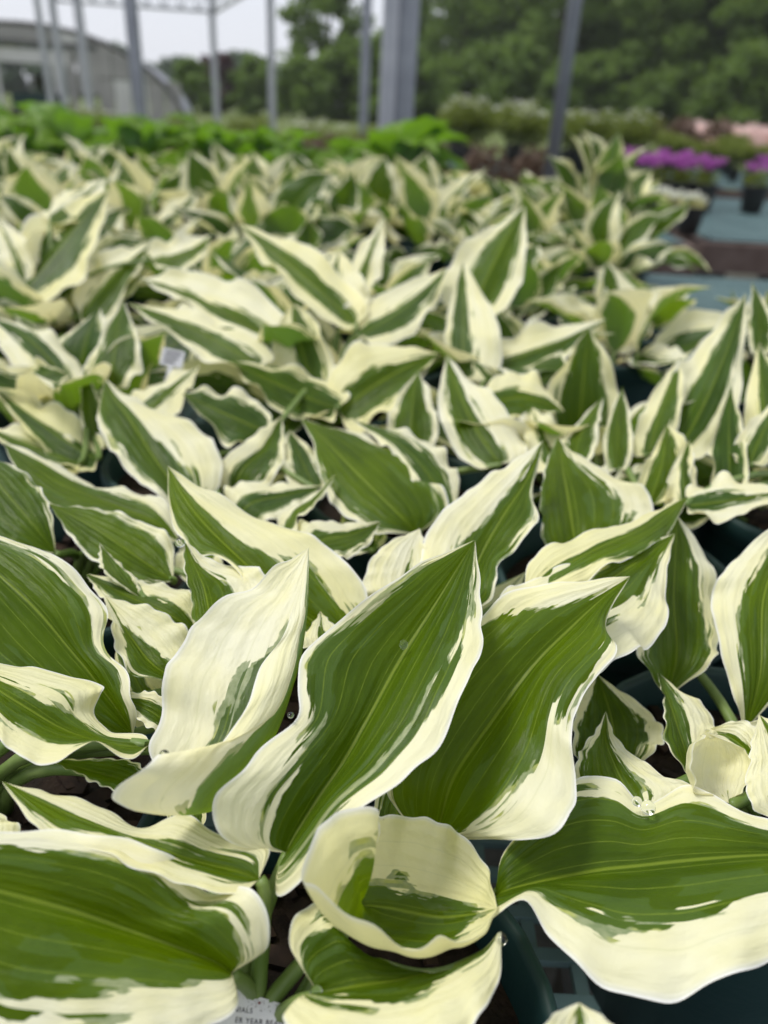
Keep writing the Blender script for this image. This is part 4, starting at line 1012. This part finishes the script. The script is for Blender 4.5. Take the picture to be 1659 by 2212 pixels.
for i in range(3):     # plants and a dark cart standing inside, seen through the doorway
    x, y = Vector((gx, gy)) + Vector((-0.7 + 0.75*i, 3.2 + 0.5*i))
    e = empty('greenhouse_plant', (x, y, 0)); e.scale = (2.6, 2.6, 3.0); tag(e, 'leafy plant standing inside the greenhouse doorway', 'plant', 'plants in the greenhouse'); obj('pot', POTB, None, e); obj('foliage', SH[i][0], None, e)
cart = empty('dark_cart', (gx + 0.55, gy - 0.6, 0)); tag(cart, 'dark green cart parked before the greenhouse doorway', 'cart')
mb = MB(); mb.box((-0.75, -0.35, 0.30), (0.75, 0.35, 0.85)); obj('tub', mb.mesh('tub'), M['pot'], cart)
for sx in (-0.5, 0.5):
    for sy in (-0.36, 0.30):
        mb = MB(); mb.tube([(sx, sy, 0.17), (sx, sy+0.06, 0.17)], 0.17, 14); obj('wheel', mb.mesh('wheel'), M['blackpot'], cart)
mb = MB(); mb.tube([(0.75, 0, 0.8), (1.0, 0, 1.0), (1.0, 0, 1.05)], 0.02, 6); obj('handle', mb.mesh('handle'), M['darkframe'], cart)

# ------------------------------------------------------------------ plant labels
def card_frame(p_tr, u_end, down):
    o_ = Vector(p_tr); u = (Vector(u_end) - o_).normalized(); v = (Vector(down) - o_); v = (v - u*v.dot(u)).normalized(); return o_, u, v
tr = at(640, 2177, 24.4); tl_ = at(420, 2157, 24.4); dn = at(625, 2330, 23.4)
o_, u, v = card_frame(tr, tl_, dn)       # u runs left along the top edge, v down the card
nrm = v.cross(u); nrm = -nrm if nrm.dot(C_F) > 0 else nrm
lab = empty('plant_label', tuple(o_)); tag(lab, 'white printed plant label under the leaves of the funnel-leaf hosta', 'label')
def card_obj(name, poly, mat, lift, thick=0.0004, parent=lab):
    n = len(poly); vs = [u*a + v*b_ + nrm*lift for a, b_ in poly] + [u*a + v*b_ + nrm*(lift - thick) for a, b_ in poly]
    me = bpy.data.meshes.new(name); me.from_pydata([tuple(q) for q in vs], [], [tuple(range(n)), tuple(range(n, 2*n))[::-1]] + [(k, n+k, n+(k+1) % n, (k+1) % n) for k in range(n)])
    return obj(name, me, mat, parent)
cw, chh = 0.048, 0.034
card = card_obj('card', [(0.001, 0), (cw-0.001, -0.0084), (cw, -0.0074), (cw, chh), (cw*0.62, chh+0.006), (cw*0.56, chh+0.05), (cw*0.44, chh+0.05), (cw*0.38, chh+0.006), (0, chh), (0, 0.001)], M['card'], 0.0)
def text(body, right_a, base_b, size):
    cu = bpy.data.curves.new('label_text', 'FONT'); cu.body = body; cu.size = size; cu.align_x = 'RIGHT'; cu.space_character = 1.18
    to = bpy.data.objects.new('tmp_text', cu); col.objects.link(to)
    bpy.context.view_layer.update()
    me = bpy.data.meshes.new_from_object(to.evaluated_get(bpy.context.evaluated_depsgraph_get())); bpy.data.objects.remove(to)
    for q in me.vertices:
        x, y = q.co.x, q.co.y; q.co = u*(right_a - x) + v*(base_b - y) + nrm*0.00022
    o = obj('lettering', me, M['ink'], card); return o
text('NNIALS', 0.0140, 0.0026, 0.0021)
text('ER YEAR BEAU', 0.0036, 0.0054, 0.0021)
card_obj('dot', [(0.0122 + 0.0005*math.cos(a*0.7), -0.0004 + 0.00035*math.sin(a*0.7)) for a in range(9)], M['reddot'], 0.0003, 0.0002, card)
petal = [(0.0255 + (0.0085 + 0.0016*math.sin(5*a))*math.cos(a), 0.0165 + (0.0085 + 0.0016*math.sin(5*a))*math.sin(a)) for a in [i*2*math.pi/40 for i in range(40)]]
card_obj('flower_print', petal, M['cardart'], 0.00018, 0.0001, card)
petal2 = [(0.0255 + 1.08*(a-0.0255), 0.0165 + 1.08*(b_-0.0165)) for a, b_ in petal]
card_obj('flower_outline', petal2, M['cardline'], 0.00012, 0.0001, card)
rr = random.Random(9); mb = MB()
for i in range(70):
    a, b_ = rr.uniform(0.001, 0.022), abs(rr.gauss(0.0, 0.0028)) + 0.0004; s = rr.uniform(0.00006, 0.0002)
    c = u*a + v*(b_ - 0.178*a) + nrm*0.0003
    mb.add([c + u*s, c + v*s, c - u*s, c - v*s, c + nrm*s*0.6], [(0,1,4),(1,2,4),(2,3,4),(3,0,4)])
tag(obj('soil_specks', mb.mesh('soil_specks'), M['dirt'], card), kind='stuff')
# small tilted label in the left group
p0 = at(372, 775, 68)
l2 = empty('plant_label', tuple(p0)); tag(l2, 'small tilted white label with dark print between two hostas', 'label')
l2.scale = (0.72, 0.72, 0.72); mb = MB(); mb.box((-0.014, -0.0004, -0.010), (0.014, 0.0004, 0.012)); cd = obj('card', mb.mesh('card'), M['card'], l2); l2.rotation_euler = (R(-35), R(12), R(5))
for i in range(3):
    mb = MB(); mb.box((-0.010, -0.0007, 0.006 - i*0.006), (0.010 - 0.003*i, -0.0005, 0.0085 - i*0.006)); obj('print_line', mb.mesh('print_line'), M['ink'], cd)
mb = MB(); mb.box((-0.003, -0.0004, -0.09), (0.003, 0.0004, -0.010)); obj('stake', mb.mesh('stake'), M['card'], l2)

# ------------------------------------------------------------------ water drops
def drop_mesh():
    mb = MB(); prof = [(0.0002, -1.0)]
    for i in range(1, 14):
        a = math.pi*i/14; prof.append((math.sin(a), -math.cos(a)))
    prof.append((0.0002, 1.0)); mb.lathe(prof, 24); return mb.mesh('drop', True)
DROP = drop_mesh(); DROP.materials.append(M['water'])
for (x, y, d, s, lb) in [(389, 1172, 36.0, 11, 'round water bead on the edge of a cream hosta leaf tip'),
                         (1376, 1731, 28.3, 11, 'small water bead beside a larger one on a cream leaf margin'),
                         (1400, 1744, 28.1, 16, 'large water bead hanging on a cream leaf margin'),
                         (1082, 2028, 23.8, 13, 'water bead hanging at the pointed tip of a folded hosta leaf'),
                         (355, 1630, 24.2, 11, 'water bead behind the lip of the folded white leaf'),
                         (1377, 1192, 39.2, 8, 'tiny water bead on the upper edge of a ruffled leaf'),
                         (628, 1545, 26.6, 7, 'tiny water bead at the margin of the big central green leaf'),
                         (683, 2143, 22.3, 14, 'water pooled at the base of the folded hosta leaf'),
                         (872, 1392, 29.8, 9, 'flat clear water drop lying on the big central green leaf')]:
    p = at(x, y, d); o = obj('water_drop', DROP, None, None, tuple(p)); r_ = s/FPX*d/100; o.scale = (r_, r_, r_*0.92)
    if 'flat' in lb:
        nv_ = (C_P - p).normalized(); o.rotation_euler = nv_.to_track_quat('Z', 'Y').to_euler(); o.scale = (r_, r_*1.2, r_*0.25)
    tag(o, lb, 'water drop', 'water drops on the leaves')

# ------------------------------------------------------------------ damp air between here and the wood
mb = MB(); mb.box((-150, -20, -1.0), (150, 150, 24.0)); hz_o = obj('haze', mb.mesh('haze')); tag(hz_o, kind='stuff')
t = NT('haze_air'); pv = t.n('ShaderNodeVolumePrincipled'); pv.inputs['Color'].default_value = (0.93, 0.95, 1.0, 1); pv.inputs['Density'].default_value = 0.0005; pv.inputs['Anisotropy'].default_value = 0.2
t.t.links.new(pv.outputs[0], t.out.inputs['Volume']); hz_o.data.materials.append(t.m)
